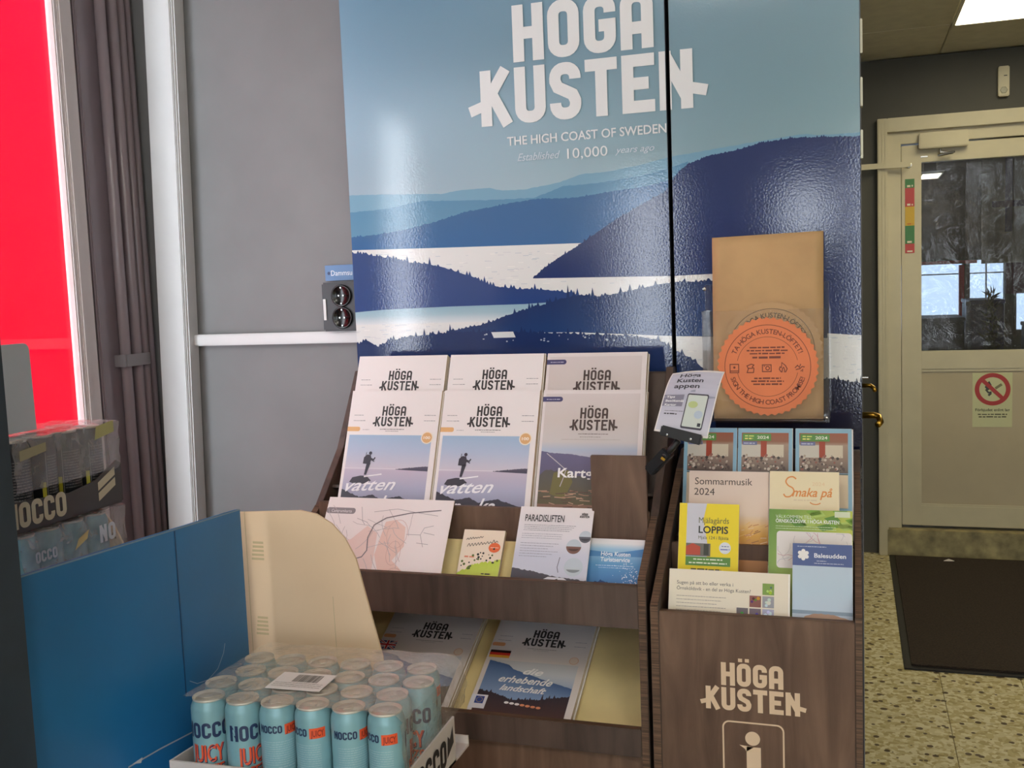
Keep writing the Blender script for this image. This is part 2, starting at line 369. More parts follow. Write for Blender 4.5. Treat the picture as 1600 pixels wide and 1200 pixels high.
# ceilings
S(bx('ceiling', mat('shop_ceiling', (200, 198, 192), .8), XL-.2, 3.12, -4.15, YW, 3.0, 3.1), 'plain white shop ceiling', 'ceiling')
c2 = empty('ceiling', (0, YW, 2.4)); S(c2, 'beige panelled ceiling of the passage before the far door', 'ceiling')
bx('ceiling_deck', m_ceil, .0, 2.0, YW+.1, YD+.1, 2.416, 2.5, c2)
pm = MB().box(-.298, .298, -.298, .298, 0, .014).mesh('ceiling_panel', .003)
for i in range(4):
    for j in range(6):
        cx, cy = .397-.3+i*.6, 4.70+.3-j*.6
        if i == 1 and j in (1, 2): continue
        if cx-.3 > 1.9: continue
        o = obj('ceiling_panel', pm, m_ceil, c2, Matrix.Translation((cx, cy-YW, .0)))
def lamp(x0, x1, y0, y1, z, label, md, power=0):
    t = T(empty('ceiling_lamp', ((x0+x1)/2, (y0+y1)/2, z)), label, 'lamp', 'ceiling light panels')
    bx('diffuser', md, x0+.012, x1-.012, y0+.012, y1-.012, z-.004, z+.006, t)
    f = MB(); f.box(x0, x1, y0, y0+.012, z-.008, z+.012); f.box(x0, x1, y1-.012, y1, z-.008, z+.012); f.box(x0, x0+.012, y0, y1, z-.008, z+.012); f.box(x1-.012, x1, y0, y1, z-.008, z+.012)
    f.build('frame', m_frame, t); return t
lamp(.397, .997, 3.5, 4.70, 2.398, 'bright white light panel in the passage ceiling before the far door', m_lampc)
for i, (x, y) in enumerate(((-.6, -.8), (1.2, -.8), (.55, -3.2), (1.5, -3.2), (2.45, -3.2))):  # unseen lamps added to light the shop, front-wall row for frontal fill
    lamp(x-.3, x+.3, y-.6, y+.6, 2.988, ('added unseen shop light panel nearest the left window', 'added unseen shop light panel nearest the passage', 'added unseen fill light panel by the front wall, left of three', 'added unseen fill light panel by the front wall, middle of three', 'added unseen fill light panel by the front wall, right of three')[i], m_lamp_added)
# floor: slab and terrazzo tiles
def terrazzo():
    m = mat('terrazzo', (196, 184, 140), .45); nt = m.node_tree; b = nt.nodes['Principled BSDF']
    g = nt.nodes.new('ShaderNodeNewGeometry')
    def vor(scale, th, dark):
        mp = nt.nodes.new('ShaderNodeMapping'); mp.inputs['Scale'].default_value = (1, 1, 0); mp.inputs['Rotation'].default_value = (0, 0, scale); nt.links.new(g.outputs['Position'], mp.inputs[0])
        v = nt.nodes.new('ShaderNodeTexVoronoi'); v.inputs['Scale'].default_value = scale; nt.links.new(mp.outputs[0], v.inputs['Vector']); return v
    v1 = vor(75, 0, 0); r1 = nt.nodes.new('ShaderNodeValToRGB'); r1.color_ramp.interpolation = 'CONSTANT'
    cols = [(0, (206, 196, 156)), (.3, (190, 176, 126)), (.55, (218, 210, 176)), (.8, (174, 158, 108))]
    while len(r1.color_ramp.elements) < 4: r1.color_ramp.elements.new(.5)
    for e, (p, c) in zip(r1.color_ramp.elements, cols): e.position = p; e.color = rgba(c)
    sp = nt.nodes.new('ShaderNodeSeparateColor'); nt.links.new(v1.outputs['Color'], sp.inputs[0]); nt.links.new(sp.outputs[0], r1.inputs[0])
    v2 = vor(33, 0, 0); s2 = nt.nodes.new('ShaderNodeSeparateColor'); nt.links.new(v2.outputs['Color'], s2.inputs[0])
    a = nt.nodes.new('ShaderNodeMath'); a.operation = 'LESS_THAN'; a.inputs[1].default_value = .30; nt.links.new(v2.outputs['Distance'], a.inputs[0])
    c = nt.nodes.new('ShaderNodeMath'); c.operation = 'GREATER_THAN'; c.inputs[1].default_value = .52; nt.links.new(s2.outputs[0], c.inputs[0])
    mu = nt.nodes.new('ShaderNodeMath'); mu.operation = 'MULTIPLY'; nt.links.new(a.outputs[0], mu.inputs[0]); nt.links.new(c.outputs[0], mu.inputs[1])
    mx = nt.nodes.new('ShaderNodeMix'); mx.data_type = 'RGBA'; nt.links.new(mu.outputs[0], mx.inputs['Factor']); nt.links.new(r1.outputs[0], mx.inputs['A']); mx.inputs['B'].default_value = rgba((84, 66, 42))
    nt.links.new(mx.outputs['Result'], b.inputs['Base Color']); return m
m_ter = terrazzo()
fl = S(bx('floor', mat('floor_grout', (120, 104, 66), .8), -1.92, 3.12, -4.15, 12.6, -.1, -.004), 'beige speckled terrazzo tile floor', 'floor')
tm = MB().box(-.127, .127, -.127, .127, -.012, 0).mesh('terrazzo_tile', .0012)
for i in range(8):
    for j in range(13):
        x, y = .279-.256*1.5+i*.256, 2.05+j*.256+.128
        if x-.128 > 1.88 or y > YD+.05: continue
        obj('terrazzo_tile', tm, m_ter, fl, Matrix.Translation((x, y, 0)))
o = bx('floor_area', m_ter, -1.72, 3.0, -4, 2.04, -.005, 0, fl)

# ------------------------------------------------------------------ left window, red banner outside
wn = empty('window_1', (XL, 1, WZ0)); S(wn, 'window in the left wall with a pinkish white frame', 'window')
m_wf = mat('window_frame_white', (226, 214, 214), .35)
f = MB(); f.box(XL-.02, XL+.004, WY1, WY1+.06, WZ0, WZ1); f.box(XL-.02, XL+.004, WY0, WY0+.06, WZ0, WZ1); f.box(XL-.02, XL+.004, WY0, WY1, WZ0, WZ0+.06); f.box(XL-.02, XL+.004, WY0, WY1, WZ1-.06, WZ1)
f.build('window_frame', m_wf, wn, .003)
bx('glazing_bead', m_wf, XL-.004, XL+.009, WY1+.012, WY1+.030, WZ0+.06, WZ1-.06, wn, .003)
bx('window_pane', m_glass, XL-.014, XL-.010, WY0+.06, WY1, WZ0+.06, WZ1-.06, wn)
wn = empty('window_7', (XL, .46, .9)); S(wn, 'narrow clear window in the left wall beyond the frame edge', 'window')
f = MB(); f.box(XL-.02, XL+.004, .30, .325, .9, 2.1); f.box(XL-.02, XL+.004, .595, .62, .9, 2.1); f.box(XL-.02, XL+.004, .325, .595, .9, .93); f.box(XL-.02, XL+.004, .325, .595, 2.07, 2.1); f.build('window_frame', m_wf, wn, .002)
bx('window_pane', m_glass, XL-.014, XL-.010, .325, .595, .93, 2.07, wn)
t1 = S(bx('trim_1', m_lw, XL, XL+.010, WY1+.064, WY1+.092, 0, 3.0, bevel=.003), 'dark grey vertical strip beside the window frame', 'trim')
def bannermat():
    m = bpy.data.materials.new('red_banner_cloth'); m.use_nodes = True; nt = m.node_tree; nt.nodes.clear()
    o = nt.nodes.new('ShaderNodeOutputMaterial'); d = nt.nodes.new('ShaderNodeBsdfDiffuse'); t = nt.nodes.new('ShaderNodeBsdfTranslucent'); x = nt.nodes.new('ShaderNodeMixShader'); x.inputs[0].default_value = .5
    for n in (d, t): n.inputs[0].default_value = (.62, .0, .040, 1)
    nt.links.new(d.outputs[0], x.inputs[1]); nt.links.new(t.outputs[0], x.inputs[2]); nt.links.new(x.outputs[0], o.inputs[0]); return m
T(bx('red_banner', bannermat(), -2.32, -2.317, .95, 4.2, .02, 3.4), 'bright red sheet hanging outside the left window', 'banner')

# pipes in the corner
m_pipe = mat('grey_painted_pipe', (148, 134, 140), .22)
for i, (y, r, lb) in enumerate(((2.098, .0135, 'grey painted vertical pipe nearest the window'), (2.140, .0135, 'second grey painted vertical pipe from the window'), (2.172, .012, 'third grey painted vertical pipe from the window'), (2.200, .010, 'thin grey painted vertical pipe deepest in the corner'))):
    T(MB().tube([(XL+r+.002, y, 0), (XL+r+.002, y, 3.0)], r, 14).build('pipe', m_pipe, smooth=True), lb, 'pipe', 'pipes in the corner')
cl = MB(); cl.box(XL+.030, XL+.034, 2.078, 2.168, 1.238, 1.268); cl.box(XL+.0, XL+.034, 2.074, 2.078, 1.238, 1.268)
T(cl.build('pipe_clamp', mat('grey_clamp', (140, 134, 138), .35), bevel=.001), 'flat grey clamp band across the corner pipes', 'clamp')
# trunking
tr = T(empty('cable_trunking', (-1.64, YW, 0)), 'broad white vertical cable trunking on the grey wall', 'trunking')
MB().prism([(-1.693, 0), (-1.609, 0), (-1.529, 3.0), (-1.613, 3.0)], YW-.045, YW-.0005, 'y').build('channel', m_white, tr, .004)
MB().prism([(-1.6925, 0), (-1.6160, 0), (-1.5365, 3.0), (-1.6125, 3.0)], YW-.050, YW-.0445, 'y').build('cover', m_white, tr, .002)
T(bx('cable_conduit', m_white, -1.59, -1.10, YW-.022, YW-.0005, 1.279, 1.307, bevel=.003), 'slim white horizontal conduit running to the power outlet', 'conduit')
# power outlet and label
t = T(empty('power_outlet', (-1.15, YW, 1.3)), 'black double power socket half hidden by the mural', 'socket')
bx('housing', mat('dark_socket_plastic', (52, 52, 56), .45), -1.198, -1.09, YW-.04, YW-.0005, 1.308, 1.424, t, .004)
for z in (1.340, 1.392):
    s_ = MB().lathe([(.026, 0), (.026, .004), (.0225, .004), (.0205, .0012), (0, .0012)], 28).mesh('socket')
    o = obj('socket', s_, mat('socket_black', (12, 12, 14), .2), t, Matrix.Translation((-1.144+1.15, -.041, z-1.3)) @ Matrix.Rotation(math.radians(90), 4, 'X'), True)
    for dx, dz in ((0, .0185), (0, -.0185), (-.006, 0), (.006, 0)):
        q = MB().lathe([(.0, .003), (.002, .003), (.002, 0)], 8, dx, dz, .0014).mesh('contact'); obj('contact', q, m_steel, o, I4)
bx('switch_strip', m_white, -1.193, -1.186, YW-.043, YW-.039, 1.335, 1.385, t)
lb = T(bx('shelf_label', mat('blue_label', (90, 128, 176), .4), -1.203, -1.09, YW-.006, YW-.0005, 1.428, 1.465), 'small blue label strip reading Dammsu above the socket', 'label')
Ink().circle(-1.193, 1.446, .004, (40, 60, 100)).text('Dammsu', -1.187, 1.440, .013, (235, 240, 245), w=.056).build('lettering', lb, fn=XZ(YW-.006))

# ------------------------------------------------------------------ mural
def P(x, y): v = onY(x, y, YM); return (v.x, v.z)
def PL(*pts): return [P(*p) for p in pts]
m_medge = mat('mural_board_edge', (40, 42, 50), .5)
def mural_print(clip):
    k = Ink(clip); WH = (236, 238, 238)
    def sky(x, z):
        t = max(0, min(1, (z-1.48)/.62)); u = max(0, min(1, (x+1.09)/1.1))
        a = (188-34*u, 202-18*u, 212-26*u); b = (118+10*u, 156+4*u, 182-6*u)
        c = [a[i]+(b[i]-a[i])*t**.8 for i in range(3)]
        g = .5+.5*math.sin(x*5.1+z*7.3+1.2*math.sin(z*9-x*3)); return tuple(min(255, v+8*(g-.5)*2*(.4+t)) for v in c)
    k.grid(-1.10, .03, 1.40, 2.62, 40, 40, sky, .5)
    k.ridge(PL((520, 306), (600, 304), (690, 303), (720, 297), (765, 294), (785, 298), (820, 296), (870, 286), (910, 272), (950, 268), (1000, 258), (1047, 245), (1109, 234), (1172, 223), (1226, 214), (1258, 209), (1277, 211), (1315, 209), (1350, 206)), 1.38, (126, 168, 192), (132, 172, 194), 1, 160, .0006)
    k.ridge(PL((520, 335), (600, 327), (661, 314), (760, 313), (835, 309), (880, 291), (940, 285), (1000, 275), (1047, 262), (1075, 252)), 1.38, (98, 146, 178), (112, 156, 184), 2, 120, .0008)
    k.ridge(PL((520, 374), (556, 371), (620, 362), (680, 347), (730, 331), (800, 317), (840, 311), (900, 309), (950, 300), (1000, 293), (1040, 284), (1080, 262)), PL((520, 393), (555, 391), (905, 380), (1080, 376)), (66, 108, 154), (58, 106, 158), 3, 220, .0010, 5, .002)
    k.poly(PL((520, 392), (700, 387), (905, 380), (1060, 376), (1360, 366), (1360, 700), (520, 700)), (232, 232, 230), 2.5)
    # water shimmer
    rn = random.Random(11)
    for i in range(900):
        x = rn.uniform(550, 1345); y = rn.choice((rn.uniform(392, 445), rn.uniform(495, 530), rn.uniform(528, 594))); w_ = rn.uniform(3, 12)
        k.poly(PL((x, y), (x+w_, y-.3), (x+w_, y+.9), (x, y+1.1)), rn.choice(((206, 212, 218), (244, 242, 238), (220, 220, 222))), 3+(i % 30)*.03)
    k.ridge(PL((833, 434), (850, 419), (870, 405), (905, 383), (930, 365), (960, 345), (1000, 321), (1040, 299), (1060, 268), (1075, 257), (1110, 243), (1150, 235), (1190, 223), (1230, 217), (1260, 215), (1300, 214), (1350, 213)), PL((833, 435), (1055, 431), (1110, 428), (1200, 426), (1280, 520), (1350, 524)), (54, 66, 108), (46, 60, 110), 5, 320, .0010, 9, .0035)
    k.ridge(PL((545, 395), (600, 402), (640, 410), (672, 413), (700, 420), (740, 433), (765, 446), (800, 451), (850, 453), (875, 455), (905, 461)), PL((545, 489), (600, 484), (700, 479), (820, 475), (905, 469)), (54, 76, 128), (48, 74, 132), 6, 160, .001, 12, .010)
    k.vgrad(P(545, 488)[0], P(905, 470)[0], P(560, 508)[1], P(700, 474)[1], [(0, (226, 230, 232)), (.45, (168, 196, 208)), (1, (138, 176, 196))], 4)
    k.ridge(PL((700, 518), (760, 506), (800, 490), (850, 476), (880, 466), (905, 461), (940, 463), (980, 456), (1020, 446), (1055, 441), (1110, 439), (1200, 437), (1292, 436)), PL((700, 521), (900, 519), (1055, 525), (1292, 528)), (42, 60, 104), (40, 68, 118), 7, 240, .001, 15, .011)
    k.ridge(PL((545, 542), (575, 533), (592, 541), (612, 531), (650, 525), (720, 518), (800, 519), (900, 522), (990, 525), (1030, 531), (1050, 545), (1080, 560), (1112, 588), (1118, 640)), P(800, 700)[1], (36, 54, 100), (36, 62, 112), 8, 240, .0016, 19, .010)
    for i in range(26):       # glimpses of water between the front trees
        x = rn.uniform(740, 1030); y = 524+rn.uniform(-2, 10); k.circle(*P(x, y), rn.uniform(.0008, .003), (190, 200, 212), 9, 6, rn.uniform(.0006, .002))
    k.poly(PL((768, 519), (802, 518), (806, 527), (772, 528)), (226, 228, 228), 9)
    k.ridge(PL((1118, 640), (1180, 600), (1270, 594), (1300, 591), (1325, 596), (1350, 598)), P(800, 720)[1], (28, 32, 60), (20, 24, 48), 8, 150, .001, 23, .010)
    k.rect(-1.10, .03, .02, P(800, 690)[1], (20, 24, 46), 9)
    # lettering
    k.logo(-.532, 1.745, .118, WH, 12)
    k.text('THE HIGH COAST OF SWEDEN', -.704, 1.7005, .019, WH, 12, w=.345, bold=.012)
    k.text('Established', -.682, 1.666, .0165, (214, 224, 232), 12, w=.095, shear=.35); k.text('10,000', -.571, 1.663, .022, WH, 12, w=.087); k.text('years ago', -.468, 1.666, .014, (214, 224, 232), 12, w=.083, shear=.35)
    return k
def mural(x0, x1, label):
    o = T(bx('mural_panel', m_medge, x0, x1, YM, YW-.001, .02, 2.62, bevel=.0015), label, 'mural', 'coastal mural panels')
    mural_print((x0+.001, x1-.001)).build('landscape_print', o, m_mural, XZ(YM), step=.0002); return o
mural(-1.091, -.3575, 'wide glossy mural panel of a blue coast with most of the white lettering')
mr = mural(-.3505, .018, 'narrow glossy mural panel on the right with the paper bag before it')
for z0, z1 in ((1.84, 1.90), (1.74, 1.79), (1.64, 1.69)):
    bx('hinge', mat('pale_steel', (176, 172, 150), .35, metal=.6), .0175, .0225, YM+.002, YM+.03, z0-.02, z1-.015, mr, .001)
h = MB().tube([(.016, YM+.02, 1.173), (.034, YM+.02, 1.173), (.041, YM+.016, 1.168), (.042, YM+.01, 1.164)], .0042).build('latch_bolt', m_brass, mr, smooth=True)
h = MB().tube([(.016, YM+.02, 1.113), (.040, YM+.02, 1.113), (.050, YM+.016, 1.110), (.052, YM+.005, 1.102), (.047, YM-.004, 1.097)], .0065).build('brass_handle', m_brass, mr, smooth=True)
MB().tube([(.016, YM+.01, 1.19), (.030, YM+.01, 1.19)], .0022).build('latch_pin', m_steel, mr)

# ------------------------------------------------------------------ left brochure stand
KL = T(empty('brochure_stand', (-.71, 1.93, 0)), 'wide dark stained plywood brochure stand with magazine tiers and lower tray', 'stand')
prof = [(1.745, 0), (1.745, .872), (1.880, .955), (1.990, 1.06), (2.095, 1.22), (2.12, 1.22), (2.12, 0)]
for a, b in ((-1.076, -1.061), (-.364, -.349)):
    sp = MB().prism(prof, a, b).build('side_panel', m_plyd, KL, .0008)
    e = MB().prism([(1.7435, 0), (1.7435, .872), (1.745, .872), (1.745, 0)], a+.001, b-.001).build('ply_edge', m_plyedge, sp)
    e = MB().prism([(1.7442, .8735), (1.8790, .957), (1.880, .9555), (1.7452, .872)], a+.001, b-.001).build('ply_edge', m_plyedge, sp)
X0, X1 = -1.061, -.364
bx('back_panel', m_plyd, X0, X1, 2.105, 2.118, 0, 1.21, KL)
tl = math.radians(24)
def slab(name, m, ya, za, yb, zb, th, x0=X0, x1=X1, parent=KL):
    """board whose face runs (ya,za)->(yb,zb), thickness laid behind/below it"""
    d = math.hypot(yb-ya, zb-za); ny, nz = (zb-za)/d*th, -(yb-ya)/d*th
    return MB().prism([(ya, za), (yb, zb), (yb+ny, zb+nz), (ya+ny, za+nz)], x0, x1).build(name, m, parent)
slab('upper_back_board', m_plyd, 1.957, .905, 2.092, 1.208, .008)
bx('front_strip', m_ply, X0, X1, 1.868, 1.879, .87, .967, KL, .001)
bx('front_board', m_ply, -.471, X1-.001, 1.8575, 1.8675, .905, 1.075, KL, .001)
slab('pocket_floor', m_plyd, 1.8795, .9345, 1.93, .912, .008); slab('pocket_floor', m_plyd, 1.9335, .9895, 1.958, .9787, .006)
slab('leaflet_board', m_cream, 1.760, .790, 1.8675, .900, .010)
lp = bx('upper_lip', m_plyd, X0, X1, 1.746, 1.759, .782, .860, KL, .001); bx('ply_edge', m_plyedge, X0+.001, X1-.001, 1.7465, 1.7585, .8602, .8610, lp)
slab('tray_board', m_cream, 1.7735, .5465, 2.105, .7012, .012)
lp = bx('lower_lip', m_plyd, X0, X1, 1.743, 1.757, .545, .597, KL, .001); bx('ply_edge', m_plyedge, X0+.001, X1-.001, 1.7435, 1.7565, .5972, .598, lp)
bx('base_panel', m_ply, X0, X1, 1.759, 1.772, .0, .5445, KL)

# ------------------------------------------------------------------ right brochure stand
KR = T(empty('brochure_stand', (-.16, 1.92, 0)), 'narrow brown plywood brochure stand with the white logo and info sign', 'stand')
prof = [(1.720, 0), (1.720, .836), (2.030, 1.02), (2.10, 1.05), (2.12, 1.05), (2.12, 0)]
for a, b in ((-.338, -.323), (.001, .013)):
    sp = MB().prism(prof, a, b).build('side_panel', m_plyd, KR, .0008)
    MB().prism([(1.7188, 0), (1.7188, .836), (1.720, .836), (1.720, 0)], a+.001, b-.001).build('ply_edge', m_plyedge, sp)
    MB().prism([(1.7192, .8375), (2.0292, 1.0215), (2.030, 1.0202), (1.720, .8362)], a+.001, b-.001).build('ply_edge', m_plyedge, sp)
fp = bx('front_panel', m_ply, -.3229, .0009, 1.722, 1.735, 0, .826, KR, .001)
bx('ply_edge', m_plyedge, -.322, .000, 1.7225, 1.7345, .8262, .8272, fp)
bx('pocket_board', m_ply, -.3229, .0009, 1.868, 1.877, .70, .912, KR, .001)
bx('pocket_floor', m_plyd, -.3229, .0009, 1.735, 2.106, .78, .792, KR)
bx('pocket_riser', m_plyd, -.3229, .0009, 1.877, 2.106, .792, .842, KR)
bx('pocket_riser', m_plyd, -.3229, .0009, 1.925, 2.106, .842, .910, KR)
bx('back_panel', m_plyd, -.3229, .0009, 2.106, 2.118, 0, 1.05, KR)
k = Ink(); LC = (226, 200, 170)
k.logo(-.166, .659, .0405, LC, 1)
x0, x1, zt = -.216, -.115, .6395
k.line(arc(x1-.011, zt-.011, .011, .011, 90, 0)[::-1][::-1]+[(x1, .40)], .0028, LC, 1); k.line(arc(x0+.011, zt-.011, .011, .011, 90, 180)+[(x0, .40)], .0028, LC, 1); k.line([(x0+.011, zt), (x1-.011, zt)], .0028, LC, 1)
k.circle(-.1665, .612, .0125, LC, 1); k.poly([(-.177, .597), (-.153, .597), (-.153, .47), (-.177, .47)], LC, 1); k.poly([(-.189, .599), (-.165, .597), (-.177, .588), (-.180, .593)], LC, 1); k.rect(-.189, -.142, .455, .47, LC, 1)
T(k.build('logo_and_info_sign', fp, m_decal, XZ(1.722)), 'cream logo lettering above a framed info symbol')

# ------------------------------------------------------------------ paper goods
def frame(xc, Yt, zt, tilt, length):
    t = math.radians(tilt); u = Vector((0, math.sin(t), math.cos(t))); n = Vector((0, -math.cos(t), math.sin(t))); o = Vector((xc, Yt, zt))-u*length
    return Matrix(((1, u.x, n.x, o.x), (0, u.y, n.y, o.y), (0, u.z, n.z, o.z), (0, 0, 0, 1)))
_body = {}
def body(w, l, th, round_=0):
    key = (w, l, th)
    if key not in _body:
        me = MB().box(-w/2, w/2, 0, l, -th, 0).mesh('pages'); me.materials.append(m_paper); me.materials.append(m_edge)
        for p in me.polygons: p.material_index = 0 if abs(p.normal.z) > .5 else 1
        _body[key] = me
    return _body[key]
def sheet(name, label, cat, x0, x1, Yt, zt, tilt, length, th, draw, group=None, behind=0, blabel=None, skew=0., m=None):
    w = x1-x0; M = frame((x0+x1)/2, Yt, zt, tilt, length)
    if skew: M = M @ Matrix.Rotation(skew, 4, 'Z')
    o = T(obj(name, body(w, length, th), None, None, M), label, cat, group)
    k = Ink((-w/2+.0002, w/2-.0002)); k.clipy = (.0002, length-.0002); draw(k, w, length); k.build('cover_print', o, m or m_pr)
    rn = random.Random(int(abs(x0)*1000))
    for i in range(behind):
        c = T(obj(name, body(w, length, th), None, None, M @ Matrix.Translation((rn.uniform(-.0015, .0015)+.001*(i+1), rn.uniform(-.003, .002), -(th+.0004)*(i+1)))), blabel.format(('second', 'third', 'fourth')[i]), cat, group)
    return o
INKD = (52, 46, 46)
def smalltext(k, w, l, y, x=0, n=2, ww=.05, col=(120, 116, 118), h=.0016, seed=1, gap=2.2):
    for i in range(n): k.words(x, x+ww, y-i*h*gap, h, col, 2, seed+i)
def c_vatten(k, w, l):
    L, T_ = -w/2, l
    k.rect(-w/2, w/2, 0, l, (236, 228, 226), 1)
    k.logo(0, l-.080, .0216, INKD, 3, .85); k.words(-.028, .028, l-.087, .0016, (90, 86, 86), 2, 4); k.words(-.015, .015, l-.091, .0012, (130, 126, 126), 2, 6)
    for i, y in enumerate((.056, .068)): k.words(L+.012, L+.034+.006*i, l-y, .0015, (150, 146, 148), 2, i); k.words(-L-.034, -L-.008, l-y, .0015, (150, 146, 148), 2, i+5)
    k.rrect(L-.01, L+.030, l-.091, l-.081, .004, (226, 176, 116), 2); k.words(L+.036, L+.052, l-.088, .0018, (190, 186, 186), 2, 9)
    a, b, top = L+.007, -L-.012, l-.099
    k.vgrad(a, b, .0, top, [(0, (120, 124, 150)), (.35, (172, 172, 196)), (.56, (196, 184, 202)), (.58, (206, 198, 210)), (.8, (178, 190, 214)), (1, (158, 184, 212))], 2)
    hz = .58*top
    k.rect(a, b, hz-.0006, hz+.0006, (226, 220, 228), 3)
    k.ridge([(.02, hz-.001), (.045, hz+.002), (.075, hz+.005), (b, hz+.006)], [(.02, hz-.0015), (b, hz-.004)], (84, 78, 96), (66, 62, 84), 4, 40, .0004, 3, .001)
    def body_(cx, y):     # hiker with a rucksack
        D = (48, 44, 58)
        k.poly([(cx-.006, y), (cx-.001, y), (cx+.006, y+.026), (cx-.003, y+.027)], D, 5)
        k.poly([(cx-.012, y+.024), (cx+.004, y+.023), (cx+.007, y+.034), (cx+.004, y+.043), (cx-.004, y+.044), (cx-.011, y+.038)], D, 5)
        k.circle(cx+.003, y+.047, .0038, D, 5, 12); k.line([(cx+.004, y+.036), (cx+.012, y+.033), (cx+.015, y+.038)], .0028, D, 5); k.line([(cx+.006, y+.033), (cx+.014, y+.029)], .002, D, 5); k.line([(cx-.008, y+.036), (cx-.006, y+.049)], .0012, D, 5)
    body_(L+.060, hz-.014)
    k.poly([(L+.022, hz-.030), (L+.028, hz-.020), (L+.046, hz-.016), (L+.060, hz-.016), (L+.072, hz-.026), (L+.060, hz-.033), (L+.034, hz-.034)], (50, 46, 58), 4)
    k.ridge([(a, hz-.045), (L+.03, hz-.054), (L+.05, hz-.062), (L+.08, hz-.056), (L+.10, hz-.066), (L+.14, hz-.058), (b, hz-.075)], 0, (52, 48, 60), (60, 56, 70), 4, 50, .001)
    W = (244, 242, 246)
    k.text('vatten', L+.016, hz-.050, .026, W, 7, w=.115, shear=.5, bold=.012, rot=.05); k.line([(L+.055, hz-.018), (L+.095, hz-.012)], .0028, W, 7)
    k.text('n', L+.045, hz-.086, .026, W, 7, shear=.4, bold=.012); k.text('ka', L+.098, hz-.086, .03, W, 7, shear=.4, bold=.012)
    k.circle(-L-.022, l-.104, .0135, (240, 226, 208), 5); k.circle(-L-.022, l-.104, .0112, (222, 172, 116), 6); k.text('100', -L-.022, l-.107, .006, (250, 240, 226), 7, w=.015, al='C', bold=.02)
def c_kart(k, w, l):
    L = -w/2
    k.rect(-w/2, w/2, 0, l, (226, 216, 214), 1)
    a, b = L+.006, -L-.010
    k.vgrad(a, b, 0, l-.008, [(0, (150, 110, 92)), (.30, (134, 100, 84)), (.50, (186, 184, 200)), (.56, (178, 188, 206)), (.62, (206, 198, 196)), (.8, (208, 196, 190)), (1, (214, 202, 200))], 2)
    k.ridge([(a, l-.128), (L+.03, l-.132), (L+.07, l-.134), (L+.12, l-.142), (b, l-.150)], l-.215, (104, 98, 132), (88, 80, 104), 3, 60, .0006)
    k.ridge([(a, l-.178), (L+.02, l-.166), (L+.045, l-.170), (L+.07, l-.176), (L+.11, l-.182), (b, l-.186)], l-.235, (88, 84, 82), (98, 88, 60), 4, 60, .001, 4, .002)
    k.poly([(L+.035, l-.172), (L+.065, l-.166), (L+.075, l-.19), (L+.06, l-.225), (L+.03, l-.215)], (112, 104, 58), 5)
    k.line([(L+.018, l-.133), (L+.040, l-.150), (L+.06, l-.166), (L+.055, l-.185), (L+.050, l-.20)], .0016, (192, 184, 190), 6)
    rn = random.Random(5)
    for i in range(60): x, y = rn.uniform(a, b-.02), l-rn.uniform(.205, .25); k.line([(x, y), (x+rn.uniform(.01, .025), y+rn.uniform(-.003, .003))], .0018, rn.choice(((186, 146, 122), (96, 70, 58), (164, 120, 98))), 6)
    k.rrect(L-.01, L+.042, l-.025, l-.0145, .005, (70, 66, 108), 4); k.words(L+.008, L+.036, l-.021, .002, (190, 188, 210), 5, 3)
    k.logo(.004, l-.085, .0225, (74, 58, 54), 6, .85); k.words(-.026, .036, l-.093, .0018, (120, 104, 100), 4, 2); k.words(-.022, .020, l-.099, .0014, (150, 136, 130), 4, 7); k.words(-.06, .06, l-.104, .0010, (176, 164, 156), 4, 8)
    k.text('Kartguide', L+.044, l-.181, .019, (246, 242, 242), 8, w=.125, bold=.02)
